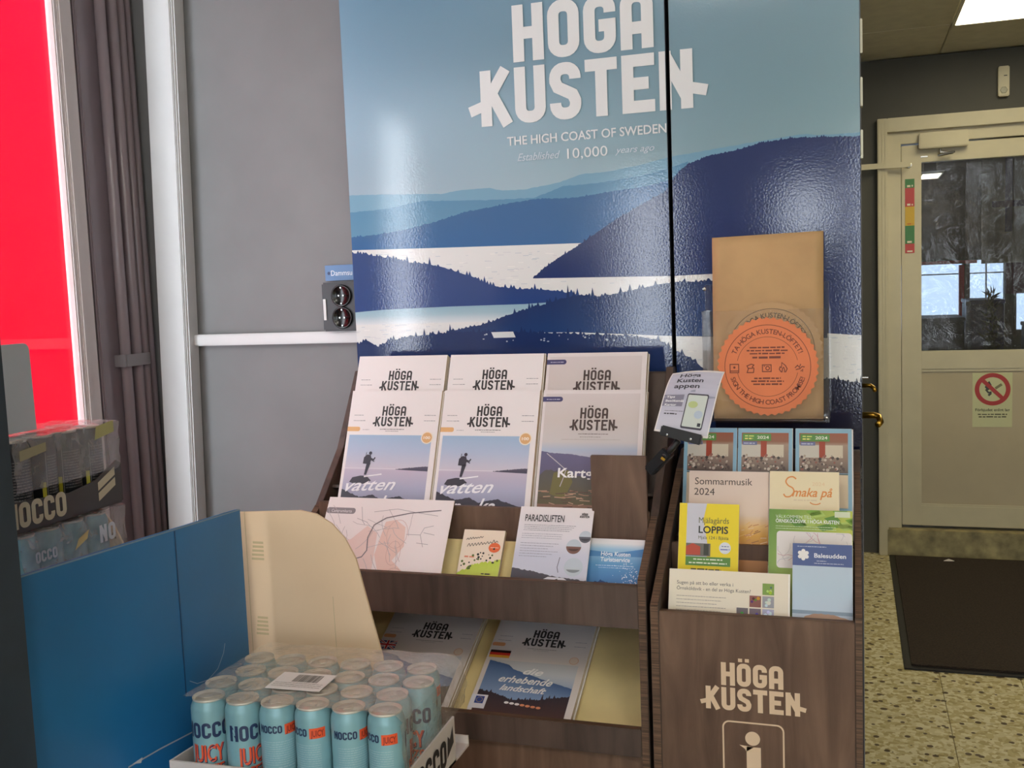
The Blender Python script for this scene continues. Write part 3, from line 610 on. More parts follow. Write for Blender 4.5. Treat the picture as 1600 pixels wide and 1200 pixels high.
def c_foreign(flag):
    def f(k, w, l):
        L = -w/2
        k.vgrad(-w/2, w/2, 0, l, [(0, (240, 234, 230)), (.5, (226, 214, 206)), (.75, (214, 208, 210)), (1, (206, 206, 212))], 1)
        k.logo(.006, l-.080, .0215, (34, 30, 34), 3, .9); k.words(-.026, .036, l-.088, .0014, (120, 114, 114), 2, 2); k.words(-.012, .02, l-.092, .0010, (150, 144, 144), 2, 3)
        for i in (0, 1): k.words(L+.012, L+.040, l-.058-.012*i, .0014, (140, 140, 160), 2, i); k.words(-L-.034, -L-.010, l-.062-.012*i, .0014, (140, 140, 160), 2, i+4)
        k.rrect(L+.002, L+.030, l-.086, l-.076, .004, (216, 156, 112), 2)
        if flag == 'de':
            for i, c in enumerate(((50, 24, 28), (206, 52, 44), (232, 168, 62))): k.rect(L+.004, L+.048, l-.098-.0068*(i+1), l-.098-.0068*i, c, 4)
        else:
            x0, x1, y0, y1 = L+.0, L+.040, l-.120, l-.096; k.rect(x0, x1, y0, y1, (44, 50, 104), 3)
            for a, b in (((x0, y0), (x1, y1)), ((x0, y1), (x1, y0))): k.line([a, b], .0052, (236, 232, 236), 4); k.line([a, b], .0020, (206, 48, 56), 5)
            cx, cy = (x0+x1)/2, (y0+y1)/2; k.rect(x0, x1, cy-.004, cy+.004, (236, 232, 236), 6); k.rect(cx-.004, cx+.004, y0, y1, (236, 232, 236), 6); k.rect(x0, x1, cy-.0022, cy+.0022, (206, 48, 56), 7); k.rect(cx-.0022, cx+.0022, y0, y1, (206, 48, 56), 7)
        a, b, top = L+.010, -L-.014, l-.124
        k.vgrad(a, b, 0, top, [(0, (130, 150, 180)), (.5, (150, 174, 206)), (.8, (206, 208, 212)), (1, (206, 204, 204))], 2)
        k.ridge([(a, top-.002), (L+.03, top-.006), (L+.055, top-.012), (L+.065, top-.022), (L+.10, top-.032), (L+.14, top-.045), (b, top-.060)], .04, (82, 108, 152), (150, 174, 208), 3, 60, .0005)
        k.ridge([(a, top-.082), (L+.04, top-.086), (L+.08, top-.100), (L+.13, top-.096), (b, top-.080)], 0, (62, 54, 62), (96, 70, 66), 4, 80, .001, 4, .007)
        k.circle(-L-.026, l-.112, .010, (226, 206, 190), 3); k.ring(-L-.026, l-.112, .009, .0008, (214, 150, 110), 4, 20)
        W = (248, 244, 242); t3 = ('die', 'erhebende', 'landschaft') if flag == 'de' else ()
        for i, (s_, y, h, ww) in enumerate(zip(t3, (.158, .182, .203), (.017, .018, .015), (.042, .112, .096))):
            k.text(s_, .000+(-.006 if i else .004), l-y, h, W, 8, w=ww, al='C', shear=.45, bold=.022, rot=-.02)
        k.rect(L, L+.034, l-.252, l-.218, (234, 234, 240), 6); k.rect(L+.010, L+.028, l-.240, l-.222, (52, 74, 150), 7)
        for i in range(12): k.circle(L+.019+.006*math.cos(i*math.pi/6), l-.231+.006*math.sin(i*math.pi/6), .0009, (226, 196, 80), 8, 6)
        for i in range(7): k.circle(-.03+i*.011, l-.232-.001*i, .005, (W, (232, 150, 110))[i > 2], 6, 10, .003)
    return f
MG = 'place magazines on the upper tier'
y0, z0 = 1.992, 1.185
for row, (Yt, zt) in (('front', (1.997, 1.185)), ('back', (2.052, 1.256))):
    for i, (a, fn, nm) in enumerate(((-1.033 if row == 'front' else -1.040, c_vatten, 'leftmost'), (-.817 if row == 'front' else -.822, c_vatten, 'middle'), (-.598 if row == 'front' else -.603, c_kart, 'right'))):
        what = {'leftmost': 'white magazine with a hiker photo', 'middle': 'white magazine with a hiker photo', 'right': 'beige map guide magazine with mountain cover'}[nm]
        lab = f'{what}, {nm} of the front row on the wide stand' if row == 'front' else f'{what.split(" with")[0]} standing {nm} in the back row, half hidden'
        sheet('magazine', lab, 'magazine', a, a+.21, Yt-(.0 if i < 2 else .004), zt, 24, .273 if row == 'front' else .29, .0058, fn, MG, 2 if row == 'front' else 2, '{} copy down, behind the '+f'{row}-row magazine in the {nm} stack of the wide stand')
TG = 'foreign-language magazines in the lower tray'
for a, fl_, nm in ((-.718, 'de', 'German magazine with flag and blue mountain cover on the lower tray'), (-.967, 'en', 'English magazine with a British flag, lower tray beside the cans')):
    sheet('magazine', nm, 'magazine', a, a+.21, 2.022, .6935, 90-25.7, .272, .0055, c_foreign(fl_), TG, 2, '{} copy down in the pile under the '+('German' if fl_ == 'de' else 'English')+' magazine')

def c_map(k, w, l):
    L = -w/2; k.rect(-w/2, w/2, 0, l, (238, 228, 226), 1)
    k.rrect(L+.0, L+.066, l-.036, l-.023, .006, (140, 132, 136), 3); k.text('Centrumkarta', L+.012, l-.033, .0065, (232, 226, 228), 4, w=.046)
    pk = (232, 204, 196)
    k.poly([(L+.02, l-.10), (L+.07, l-.09), (L+.10, l-.06), (L+.125, l-.075), (L+.13, l-.16), (L+.06, l-.17), (L+.02, l-.14)], pk, 2)
    k.poly([(.00, l-.05), (.022, l-.045), (.045, l-.06), (.05, l-.10), (.03, l-.13), (.055, l-.15), (.06, l-.185), (.02, l-.19), (-.01, l-.12)], (234, 202, 190), 2)
    rn = random.Random(8); gy = (188, 176, 178)
    for i in range(34):
        x, y = rn.uniform(L+.02, .06), l-rn.uniform(.05, .19); p = [(x, y)]; a = rn.choice((.35, 1.9, -1.2, 2.8))
        for j in range(4): a += rn.uniform(-.35, .35); p.append((p[-1][0]+.012*math.cos(a), max(.002, p[-1][1]+.012*math.sin(a))))
        k.line(p, .0009, gy, 3)
    for p in ([(-.06, l-.02), (-.052, l-.05), (-.045, l-.058)], [(-.065, l-.045), (-.04, l-.053)], [(.05, l-.075), (.08, l-.075), (.086, l-.06), (.105, l-.055)], [(.08, l-.075), (.09, l-.10)], [(.075, l-.092), (.10, l-.094)], [(.086, l-.07), (.11, l-.074)], [(-.03, l-.03), (.02, l-.022), (.06, l-.028), (.11, l-.034)]):
        k.line(p, .0010, (170, 160, 164), 3)
    for p in (arc(.03, l-.075, .022, .03, 0, 360, 20), arc(.03, l-.115, .015, .025, 0, 360, 16), arc(.04, l-.165, .018, .02, 0, 360, 16)): k.line(p, .0008, (206, 166, 158), 3)
    k.line([(.115, l-.022), (.05, l-.030), (.0, l-.042), (-.024, l-.058), (-.032, l-.085), (-.028, l-.112), (-.036, l-.126), (-.055, l-.132)], .0022, (126, 118, 122), 5)
    k.poly([(L+.06, 0), (L+.06, l-.165), (L+.09, l-.168), (L+.11, l-.178), (L+.15, l-.185), (L+.14, 0)], (176, 206, 230), 3)
sheet('town_map', 'pale pink street map leaflet behind the curved cardboard panel', 'map', -1.029, -.752, 1.8615, .979, 35, .163, .0016, c_map, None)
def c_book(k, w, l):
    L = -w/2; k.rect(-w/2, w/2, 0, l, (240, 222, 200), 1)
    rq = random.Random(12)
    for x_, y_, n_, a_, w_ in ((L+.008, l-.022, 13, .004, .034), (L+.012, l-.036, 20, .006, .062)):
        k.line(spline([(x_+w_*i/n_, y_+.18*w_*i/n_+(a_*rq.uniform(.5, 1.1) if i % 2 else 0)) for i in range(n_+1)], 4), .0011, (70, 60, 56), 3)
    k.circle(.026, l-.036, .012, (232, 110, 60), 4, 24, .010); k.words(.018, .034, l-.037, .002, (250, 210, 180), 5, 2)
    k.words(L+.01, L+.03, l-.058, .004, (226, 140, 110), 3, 3)
    rn = random.Random(3)
    k.ridge([(L, .045), (L+.02, .058), (L+.04, .066), (L+.06, .07), (-L, .074)], [(L, .02), (-L, .035)], (190, 210, 70), (212, 224, 110), 3, 30, .003)
    for i in range(26): x = rn.uniform(L+.004, -L-.006); k.circle(x, .055+(x-L)*.35+rn.uniform(-.012, .018), rn.uniform(.001, .0028), rn.choice(((40, 40, 36), (90, 110, 40), (40, 40, 36))), 4, 8)
    k.rect(L+.035, -L, .0, .036, (238, 230, 228), 3); k.words(L+.05, L+.07, .044, .003, (60, 56, 60), 5, 8)
sheet('booklet', 'slim cream booklet with orange dot and yellow-green plants', 'booklet', -.727, -.642, 1.846, .926, 36, .135, .009, c_book, 'leaflets on the wide stand', 0)
def c_para(k, w, l):
    L = -w/2; k.vgrad(-w/2, w/2, 0, l, [(0, (206, 208, 222)), (.4, (208, 210, 226)), (.62, (230, 226, 232)), (1, (236, 228, 228))], 1)
    k.text('PARADISLIFTEN', L+.012, l-.030, .014, (58, 54, 60), 4, w=.078, bold=.015)
    k.logo(-L-.017, l-.020, .0045, (50, 46, 52), 4)
    for i in range(4): k.words(L+.012, L+.115-.004*i, l-.038-.0036*i, .0012, (150, 148, 156), 3, i)
    for i in range(3): k.words(L+.010, L+.09, l-.056-.0042*i, .0012, (168, 166, 178), 3, i+9)
    for i in range(6): k.words(L+.010, L+.085-.01*(i % 3), l-.075-.0052*i, .0014, (164, 164, 178), 3, i+20)
    for cx, cy, r, c in ((.042, l-.078, .0145, (126, 92, 84)), (.062, l-.058, .012, (96, 96, 106)), (.046, l-.118, .018, (196, 206, 214))):
        k.circle(cx, cy, r, (196, 206, 216), 4, 24); k.poly(arc(cx, cy, r, r, 180, 360, 14), c, 5); k.poly(arc(cx, cy-.002, r*.8, r*.5, 200, 340, 8), tuple(v*.7 for v in c), 6)
    k.line([(.018, l-.10), (.015, l-.12), (.018, l-.13)], .0012, (90, 90, 104), 4)
    k.ridge([(L, l-.124), (-.03, l-.130), (.0, l-.136), (.03, l-.140), (-L, l-.143)], 0, (80, 78, 88), (66, 64, 72), 4, 40, .0012)
    k.poly([(-.02, l-.150), (.0, l-.139), (.03, l-.140), (.05, l-.152), (.01, l-.158)], (226, 226, 236), 5); k.poly([(.008, l-.146), (.018, l-.142), (.024, l-.150), (.010, l-.151)], (60, 60, 70), 6)
    for i in range(5): k.rect(L+.012+i*.032, L+.026+i*.032, l-.168, l-.165, (226, 224, 230), 5)
sheet('leaflet', 'white and grey leaflet with three round photos on the wide stand', 'leaflet', -.6125, -.4665, 1.8605, .9725, 35, .160, .0018, c_para, 'leaflets on the wide stand')
def c_tur(k, w, l):
    L = -w/2; k.vgrad(-w/2, w/2, 0, l, [(0, (40, 76, 134)), (.35, (70, 126, 188)), (.62, (96, 156, 206)), (.85, (160, 200, 228)), (.93, (232, 232, 236)), (1, (236, 230, 232))], 1)
    k.poly([(-w/2, l-.024), (0, l-.028), (w/2, l-.018), (w/2, l-.034), (-w/2, l-.036)], (84, 140, 196), 2)
    k.text('Höga Kusten', .0, l-.034, .0085, (240, 244, 248), 4, w=.056, al='C', bold=.02); k.text('Turistservice', .0, l-.045, .0085, (240, 244, 248), 4, w=.056, al='C', bold=.02)
    k.words(-.036, .036, l-.054, .002, (190, 214, 236), 3, 3); k.words(-.03, .03, l-.058, .0016, (170, 200, 230), 3, 4)
    k.ridge([(L, .045), (-.02, .052), (.01, .044), (-L, .048)], 0, (36, 70, 126), (32, 62, 116), 3, 40, .001, 4, .003)
    rn = random.Random(4)
    for i in range(90): k.circle(rn.gauss(.03, .012), rn.gauss(.060, .014), rn.uniform(.0006, .0014), (222, 234, 244), 5, 6)
sheet('booklet', 'small blue booklet with white dots, right end of the wide stand', 'booklet', -.473, -.368, 1.846, .919, 36, .135, .006, c_tur, 'leaflets on the wide stand', 1, 'pale booklet copy directly behind the small blue booklet')

# right stand
def c_post(k, w, l):
    L = -w/2; k.rect(-w/2, w/2, 0, l, (238, 228, 206), 1)
    T1 = (96, 90, 86)
    k.text('Sugen på att bo eller verka i', L+.014, l-.026, .0062, T1, 3, w=.098); k.text('Örnsköldsvik - en del av Höga Kusten?', L+.014, l-.036, .0062, T1, 3, w=.128)
    for i in range(5): k.words(L+.014, L+.10-.008*(i % 3), l-.047-.006*i, .0013, (172, 162, 150), 3, i)
    q = .0195; cols = {(0, 0): (126, 160, 70), (0, 1): (160, 160, 166), (-1, 1): (140, 84, 74), (0, 2): (176, 178, 206), (-1, 2): (120, 104, 116), (-2, 2): (112, 104, 110), (-3, 2.5): (116, 146, 190)}
    for (a, b), c in cols.items():
        x = w/2-.046+a*(q+.0022); y = l-.018-b*(q+.0022); k.rect(x, x+q, y-q, y, c, 3); rn = random.Random(a*7+int(b*3))
        for i in range(4): k.circle(x+rn.uniform(.004, q-.004), y-rn.uniform(.004, q-.004), rn.uniform(.0015, .004), tuple(min(255, max(0, v+rn.choice((-50, 60, 40)))) for v in c), 4, 8)
    k.rect(w/2-.003, w/2, 0, l, (250, 246, 236), 3)
RG = 'brochures on the narrow stand'
sheet('postcard', 'wide cream card about living in Örnsköldsvik, front left of the narrow stand', 'card', -.312, -.104, 1.780, .887, 21, .095, .003, c_post, RG)
def c_bale(k, w, l):
    L = -w/2; k.vgrad(-w/2, w/2, 0, l-.036, [(0, (196, 206, 222)), (.25, (196, 212, 228)), (.6, (188, 210, 226)), (1, (190, 208, 224))], 1)
    k.rect(-w/2, w/2, l-.038, l, (74, 94, 148), 2); k.words(L+.008, L+.056, l-.006, .0016, (180, 190, 216), 3, 3)
    for i in range(6): a = i*math.pi/3+.52; k.circle(L+.018+.0065*math.cos(a), l-.0195+.0065*math.sin(a), .0034, (240, 238, 236), 4, 12)
    k.circle(L+.018, l-.0195, .005, (240, 238, 236), 5, 12)
    k.text('Balesudden', L+.036, l-.0235, .0075, (232, 236, 244), 4, w=.052, bold=.02); k.words(L+.040, L+.056, l-.030, .0014, (190, 198, 220), 3, 5); k.words(L+.036, L+.084, l-.034, .0014, (190, 198, 220), 3, 6)
    y = l-.113; k.rect(-w/2, w/2, y-.006, y, (140, 160, 178), 3); k.ridge([(L+.02, y-.010), (L+.04, y-.004), (L+.07, y-.006), (-L, y-.014)], 0, (186, 150, 126), (170, 140, 120), 4, 20, .0008)
sheet('leaflet', 'pale blue leaflet with dark blue flower header, front right of the narrow stand', 'leaflet', -.1005, -.002, 1.801, .937, 21, .150, .003, c_bale, RG)
def c_lop(k, w, l):
    L = -w/2; Y_ = (240, 216, 26); k.rect(-w/2, w/2, 0, l, Y_, 1)
    k.poly([(L+.014, l), (L+.050, l), (L+.044, l-.03), (L+.052, l-.07), (L+.052, l-.10), (L+.014, l-.10)], (206, 206, 216), 2)
    k.text('Mjälagårds', L+.036, l-.036, .011, (92, 96, 60), 4, w=.054); k.text('LOPPIS', L+.036, l-.054, .013, (38, 40, 40), 4, w=.053, bold=.02); k.text('Mjäla 124 i Bjästa', L+.036, l-.065, .006, (86, 90, 60), 4, w=.054)
    k.rect(L+.014, L+.058, l-.096, l-.073, (110, 104, 96), 3); k.poly([(L+.014, l-.094), (L+.040, l-.094), (L+.040, l-.079), (L+.026, l-.073), (L+.014, l-.079)], (190, 74, 52), 4); k.rect(L+.046, L+.055, l-.094, l-.074, (60, 62, 54), 4)
    k.circle(.030, l-.080, .0105, (226, 230, 236), 4); k.words(.024, .037, l-.078, .002, (120, 130, 170), 5, 1); k.words(.022, .038, l-.084, .003, (110, 120, 190), 5, 2)
    k.rect(L+.014, -L-.014, l-.113, l-.097, (92, 142, 62), 4); k.words(L+.028, -L-.028, l-.103, .0028, (226, 234, 206), 5, 3); k.words(L+.02, -L-.02, l-.1095, .0028, (226, 234, 206), 5, 4); k.words(L+.024, -L-.03, l-.121, .003, (96, 84, 30), 5, 5)
sheet('leaflet', 'bright yellow leaflet with a red barn and green strip', 'leaflet', -.304, -.196, 1.8595, .989, 21, .20, .0022, c_lop, RG, 1, 'second yellow leaflet copy just behind the front yellow one')
def c_gre(k, w, l):
    L = -w/2; k.grid(-w/2, w/2, 0, l, 8, 10, lambda x, y: (lambda u, v: (100+86*u+60*(1-v), 146+52*u+40*(1-v), 58+20*u+40*(1-v)))((x+w/2)/w, y/l), 1); rn = random.Random(6)
    for i in range(16): x, y = rn.uniform(L, -L), l-rn.uniform(0, .03); k.poly([(x, y), (x+.02, y+.006), (x+.028, y-.004), (x+.01, y-.008)], rn.choice(((120, 166, 50), (174, 200, 96), (90, 140, 46))), 2)
    k.text('VÄLKOMMEN TILL', L+.012, l-.016, .006, (222, 234, 206), 4, w=.062); k.text('ÖRNSKÖLDSVIK I HÖGA KUSTEN', L+.012, l-.024, .0065, (242, 246, 236), 4, w=.108, bold=.015)
    for i in range(2): k.words(L+.012, L+.115, l-.031-.004*i, .0012, (206, 222, 180), 3, i)
    k.rect(-L-.03, -L-.004, l-.012, l-.002, (214, 222, 190), 4)
    k.rrect(L+.014, -L-.001, l-.104, l-.039, .006, (232, 226, 222), 3)
    for i in range(22):
        x, y = rn.uniform(L+.02, -L-.01), l-rn.uniform(.044, .10); a = rn.uniform(0, 6); p = [(x, y)]
        for j in range(4): a += rn.uniform(-.5, .5); p.append((min(-L-.003, max(L+.016, p[-1][0]+.008*math.cos(a))), min(l-.041, max(l-.102, p[-1][1]+.008*math.sin(a)))))
        k.line(p, .0007, rn.choice(((196, 190, 190), (206, 150, 160), (186, 186, 196))), 4)
sheet('brochure', 'green brochure with a pale map, welcoming to Örnsköldsvik', 'brochure', -.144, -.0015, 1.8595, .983, 21, .195, .003, c_gre, RG)
def c_som(k, w, l):
    L = -w/2; k.vgrad(-w/2, w/2, 0, l, [(0, (150, 100, 50)), (.28, (190, 128, 70)), (.42, (226, 170, 70)), (.5, (240, 200, 130)), (.6, (232, 210, 190)), (1, (228, 208, 194))], 1)
    k.text('Sommarmusik', L+.011, l-.026, .0135, (78, 62, 54), 4, w=.106); k.text('2024', L+.010, l-.046, .0135, (78, 62, 54), 4, w=.038)
    rn = random.Random(2)
    for i in range(70): x, y = rn.uniform(L, -L), l-rn.uniform(.098, .145); k.line([(x, y), (x+rn.uniform(.004, .014), y+rn.uniform(.0, .006))], .0014, rn.choice(((206, 140, 90), (236, 196, 120), (156, 100, 56), (240, 210, 170))), 3)
sheet('programme', 'peach coloured programme headed Sommarmusik 2024 with a sunset field', 'programme', -.295, -.148, 1.927, 1.037, 21, .205, .0022, c_som, RG, 1, 'pale copy just behind the Sommarmusik programme')
def c_sma(k, w, l):
    L = -w/2; k.rect(-w/2, w/2, 0, l, (240, 224, 184), 1); O_ = (228, 146, 72)
    S_ = [(-.020, -.010), (-.026, -.006), (-.034, -.008), (-.038, -.015), (-.034, -.022), (-.026, -.027), (-.024, -.034), (-.030, -.042), (-.038, -.043), (-.042, -.038)]
    k.line(spline([(x+.006, l+y-.004) for x, y in S_]), .0024, O_, 4)
    k.text('maka på', -.021, l-.046, .0165, O_, 4, w=.070, shear=.3, bold=.014); k.text('2024', .014, l-.026, .007, (236, 206, 160), 3, w=.022)
    k.words(-.018, .022, l-.054, .0028, (226, 206, 170), 3, 3); k.line(arc(.020, l-.054, .010, .006, 200, 330, 8), .0018, O_, 4)
sheet('booklet', 'thick cream booklet with orange handwritten Smaka på', 'booklet', -.146, -.024, 1.917, 1.041, 21, .20, .010, c_sma, RG, 0)
def c_guide(k, w, l):
    L = -w/2; k.rect(-w/2, w/2, 0, l, (140, 182, 204), 1); a, b, t = L+.007, -L-.007, l-.009
    k.vgrad(a, b, l-.085, t, [(0, (104, 90, 84)), (.35, (150, 128, 112)), (.7, (170, 144, 124)), (.78, (150, 100, 76)), (1, (160, 92, 68))], 2)
    k.rect(L+.007, L+.043, l-.056, l-.032, (206, 200, 186), 3); k.rect(L+.054, -L-.016, l-.056, l-.032, (212, 200, 176), 3)
    k.rect(L+.043, L+.054, l-.056, l-.022, (164, 66, 40), 4); rn = random.Random(9)
    for i in range(70): k.circle(rn.uniform(a+.003, b-.003), l-.058-rn.uniform(-.006, .022), rn.uniform(.001, .0032), rn.choice(((96, 80, 74), (206, 192, 176), (150, 96, 84), (70, 62, 58), (176, 160, 140))), 5, 7)
    k.rect(L+.009, L+.062, l-.025, l-.011, (92, 146, 70), 6); k.text('2024', L+.036, l-.021, .006, (230, 236, 214), 7, w=.022, bold=.02); k.words(L+.013, L+.030, l-.017, .003, (214, 226, 120), 7, 3); k.words(L+.013, L+.028, l-.022, .003, (240, 226, 130), 7, 4)
    k.rect(L+.009, L+.036, l-.033, l-.026, (112, 116, 156), 6); k.words(L+.011, L+.032, l-.031, .0024, (200, 204, 224), 7, 6)
    k.rect(a, b, l-.15, l-.088, (224, 204, 172), 2); k.rect(a, b, l-.088, l-.0862, (70, 84, 80), 3)
for i, a in enumerate((-.314, -.2105, -.1035)):
    sheet('guide_brochure', 'blue-bordered 2024 guide with a busy dining room photo, '+('leftmost, behind the clip', 'middle one of the three', 'rightmost of the three')[i], 'brochure', a, a+.1015, 2.000, 1.1085, 20, .208, .0024, c_guide, 'blue 2024 guides at the back of the narrow stand', 1, 'blue guide copy hidden just behind the '+('leftmost', 'middle', 'rightmost')[i]+' 2024 guide')

# ------------------------------------------------------------------ paper bag, clear holder and seals on the right mural panel
m_acr = clearmat('clear_acrylic', haze=.02, rough=.03)
m_kraft = mat('kraft_paper', (198, 160, 112), .75, var=.06, scale=7, bump=1.0, bscale=14)
hd = T(empty('acrylic_holder', (-.165, 2.11, 1.11)), 'clear acrylic wall pocket holding the paper bag on the mural', 'holder')
bx('back_plate', m_acr, -.287, -.043, YM-.0065, YM-.0035, 1.112, 1.385, hd); bx('front_plate', m_acr, -.287, -.043, 2.078, 2.080, 1.112, 1.333, hd)
bx('bottom_plate', m_acr, -.287, -.043, 2.080, YM-.0065, 1.109, 1.112, hd)
for a in (-.287, -.045): bx('side_plate', m_acr, a, a+.002, 2.080, YM-.0065, 1.112, 1.333, hd)
for x, z in ((-.281, 1.378), (-.049, 1.118)): MB().lathe([(0, .003), (.003, .002), (.004, 0)], 10).build('screw', m_steel, hd, M=Matrix.Translation((x+.165, 2.078-2.11, z-1.11)) @ Matrix.Rotation(math.radians(90), 4, 'X'))
bag = T(empty('paper_bag', (-.162, 2.11, 1.113)), 'flat brown kraft paper bag standing in the clear holder', 'bag')
g = MB(); nx, nz = 12, 18; rn = random.Random(3)
for s_, y in ((-1, 2.098), (1, 2.116)):
    for j in range(nz+1):
        for i in range(nx+1):
            u, v = i/nx, j/nz; x = -.268+.214*u+(-.001+.003*v); ed = min(u, 1-u, v+.2, 1.001-v)*4
            g.v.append((x, y+s_*(.004*min(1, ed)+.0016*math.sin(9*u+3*v)*math.sin(7*v-2*u)*min(1, ed)), 1.1135+.366*v+.003*u*v))
n1 = (nx+1)*(nz+1)
for k_ in (0, n1):
    for j in range(nz):
        for i in range(nx): a = k_+j*(nx+1)+i; g.f.append((a, a+1, a+nx+2, a+nx+1))
rim = [i for i in range(nx+1)]+[j*(nx+1)+nx for j in range(1, nz+1)]+[nz*(nx+1)+i for i in range(nx-1, -1, -1)]+[j*(nx+1) for j in range(nz-1, 0, -1)]
for a, b in zip(rim, rim[1:]+rim[:1]): g.f.append((a, b, b+n1, a+n1))
g.build('bag_body', m_kraft, bag, smooth=True)
Ink().line([(-.266, 1.333), (-.056, 1.335)], .0012, (150, 116, 78), 1).build('fold_mark', bag, fn=XZ(2.0915)); Ink().line([(-.085, 1.474), (-.072, 1.452)], .0016, (120, 88, 58), 1).build('torn_nick', bag, fn=XZ(2.0915))
def seal(name, label, cx, cz, R, y, face, edge, ink, full):
    n = 44; pts = []
    for i in range(2*n): a = math.pi*i/n; r = R if i % 2 == 0 else R*.955; pts.append((cx+r*math.cos(a), cz+r*math.sin(a)))
    o = T(MB().prism(pts, y, y+.0018, 'y').build(name, face), label, 'seal', 'scalloped promise seals')
    k = Ink(); k.ring(cx, cz, R*.84, R*.012, ink, 1, 64); k.ring(cx, cz, R*.60, R*.008, ink, 1, 64, 12, 168); k.ring(cx, cz, R*.60, R*.008, ink, 1, 64, 192, 348)
    k.arctext('TA HÖGA KUSTEN-LÖFTET!', cx, cz, R*.665, R*.098, 158, 22, ink, 2, bold=.012)
    k.arctext('SIGN THE HIGH COAST PROMISE!', cx, cz, R*.765, R*.098, 197, 343, ink, 2, True, bold=.012)
    if full:
        for i, (yy, ww) in enumerate(((.37, .34), (.31, .40), (.25, .34))): k.words(cx-ww*R, cx+ww*R, cz+yy*R, R*.035, ink, 2, i)
        k.words(cx-.29*R, cx+.29*R, cz+.165*R, R*.05, ink, 2, 8)
        for i, (yy, ww) in enumerate(((-.25, .26), (-.31, .32), (-.37, .28))): k.words(cx-ww*R, cx+ww*R, cz+yy*R, R*.035, ink, 2, i+4)
        w_ = R*.018; u = R*.085; X_ = lambda i: cx+(-.65+.32*i)*R; cy = cz-.03*R
        k.line([(X_(0)-u, cy-u), (X_(0)+u, cy-u), (X_(0)+u, cy+u), (X_(0)-u, cy+u), (X_(0)-u, cy-u)], w_, ink, 2); k.line([(X_(0)-u, cy-.6*u), (X_(0)+u, cy-.6*u)], w_, ink, 2); k.circle(X_(0), cy+.25*u, u*.28, ink, 2, 10)
        k.line([(X_(1)-.8*u, cy-u), (X_(1)+.7*u, cy-u), (X_(1)+.8*u, cy), (X_(1)+.4*u, cy+.3*u), (X_(1)+.8*u, cy+.8*u), (X_(1)+.2*u, cy+u), (X_(1)-.8*u, cy+.6*u), (X_(1)-.5*u, cy-.1*u), (X_(1)-.8*u, cy-u)], w_, ink, 2); k.line([(X_(1)-.5*u, cy), (X_(1)+.5*u, cy)], w_, ink, 2)
        k.line([(X_(2)-u, cy-.8*u), (X_(2)+u, cy-.8*u), (X_(2)+u, cy+.8*u), (X_(2)-u, cy+.8*u), (X_(2)-u, cy-.8*u)], w_, ink, 2); k.ring(X_(2)+.2*u, cy, u*.42, w_, ink, 2, 16); k.line([(X_(2)-.7*u, cy+.5*u), (X_(2)-.4*u, cy+.5*u)], w_, ink, 2)
        k.line([(X_(3)-.4*u, cy-u), (X_(3)-.9*u, cy-.3*u), (X_(3)-.7*u, cy+.3*u), (X_(3)-.4*u, cy+.1*u), (X_(3)-.3*u, cy+1.3*u), (X_(3)+.5*u, cy+.6*u), (X_(3)+.9*u, cy-.2*u), (X_(3)+.5*u, cy-u)], w_, ink, 2); k.line([(X_(3)-.3*u, cy-u), (X_(3)-.2*u, cy-.2*u), (X_(3)+.1*u, cy+.2*u), (X_(3)+.3*u, cy-.3*u), (X_(3)+.3*u, cy-u)], w_, ink, 2)
        k.line([(X_(4)-1.1*u, cy), (X_(4)-.5*u, cy+.6*u), (X_(4)-.1*u, cy+.1*u), (X_(4)+.2*u, cy+.9*u)], w_, ink, 2); k.line([(X_(4)-.9*u, cy-.4*u), (X_(4), cy-.2*u), (X_(4)+.5*u, cy+.3*u), (X_(4)+1.1*u, cy+.2*u)], w_, ink, 2); k.line([(X_(4)+.2*u, cy-.8*u), (X_(4)+.7*u, cy-.3*u), (X_(4)+.6*u, cy-.9*u)], w_, ink, 2)
    k.build('lettering', o, m_decal, XZ(y), step=.0001); return o
seal('promise_seal', 'bright orange scalloped paper seal in front of the clear holder', -.1600, 1.2205, .0985, 2.0755, mat('orange_card', (232, 132, 84), .6, var=.02), None, (120, 54, 34), True)
seal('promise_seal', 'tan scalloped seal behind the acrylic, mostly covered by the orange one', -.1525, 1.2520, .0985, 2.0845, mat('tan_card', (196, 158, 112), .6), None, (92, 76, 58), False)

# ------------------------------------------------------------------ flyer in a black clip
fy = MB(); A, B_, D_, E_ = Vector((-.315, 1.856, 1.234)), Vector((-.219, 1.846, 1.237)), Vector((-.248, 1.835, 1.113)), Vector((-.345, 1.838, 1.126))
def fly(u, v):     # u across 0..1, v up 0..1; the top bends back
    p = (E_*(1-u)+D_*u)*(1-v)+(A*(1-u)+B_*u)*v
    return p+Vector((.0, .030*max(0, v-.55)**2*4, -.010*max(0, v-.7)**2*8+.004*math.sin(math.pi*u)*v))
nu, nv = 8, 14
for s_ in (0, 1):
    for j in range(nv+1):
        for i in range(nu+1): p = fly(i/nu, j/nv); fy.v.append((p.x, p.y+.0008*s_, p.z))
q1 = (nu+1)*(nv+1)
for j in range(nv):
    for i in range(nu):
        a = j*(nu+1)+i; fy.f.append((a, a+1, a+nu+2, a+nu+1)); fy.f.append((q1+a, q1+a+nu+1, q1+a+nu+2, q1+a+1))
rim = [i for i in range(nu+1)]+[j*(nu+1)+nu for j in range(1, nv+1)]+[nv*(nu+1)+i for i in range(nu-1, -1, -1)]+[j*(nu+1) for j in range(nv-1, 0, -1)]
for a, b in zip(rim, rim[1:]+rim[:1]): fy.f.append((a, a+q1, b+q1, b))
fo = T(fy.build('flyer', m_paper, smooth=False), 'curled grey flyer about an app, held up by the black clip', 'flyer')
k = Ink((0, 1))
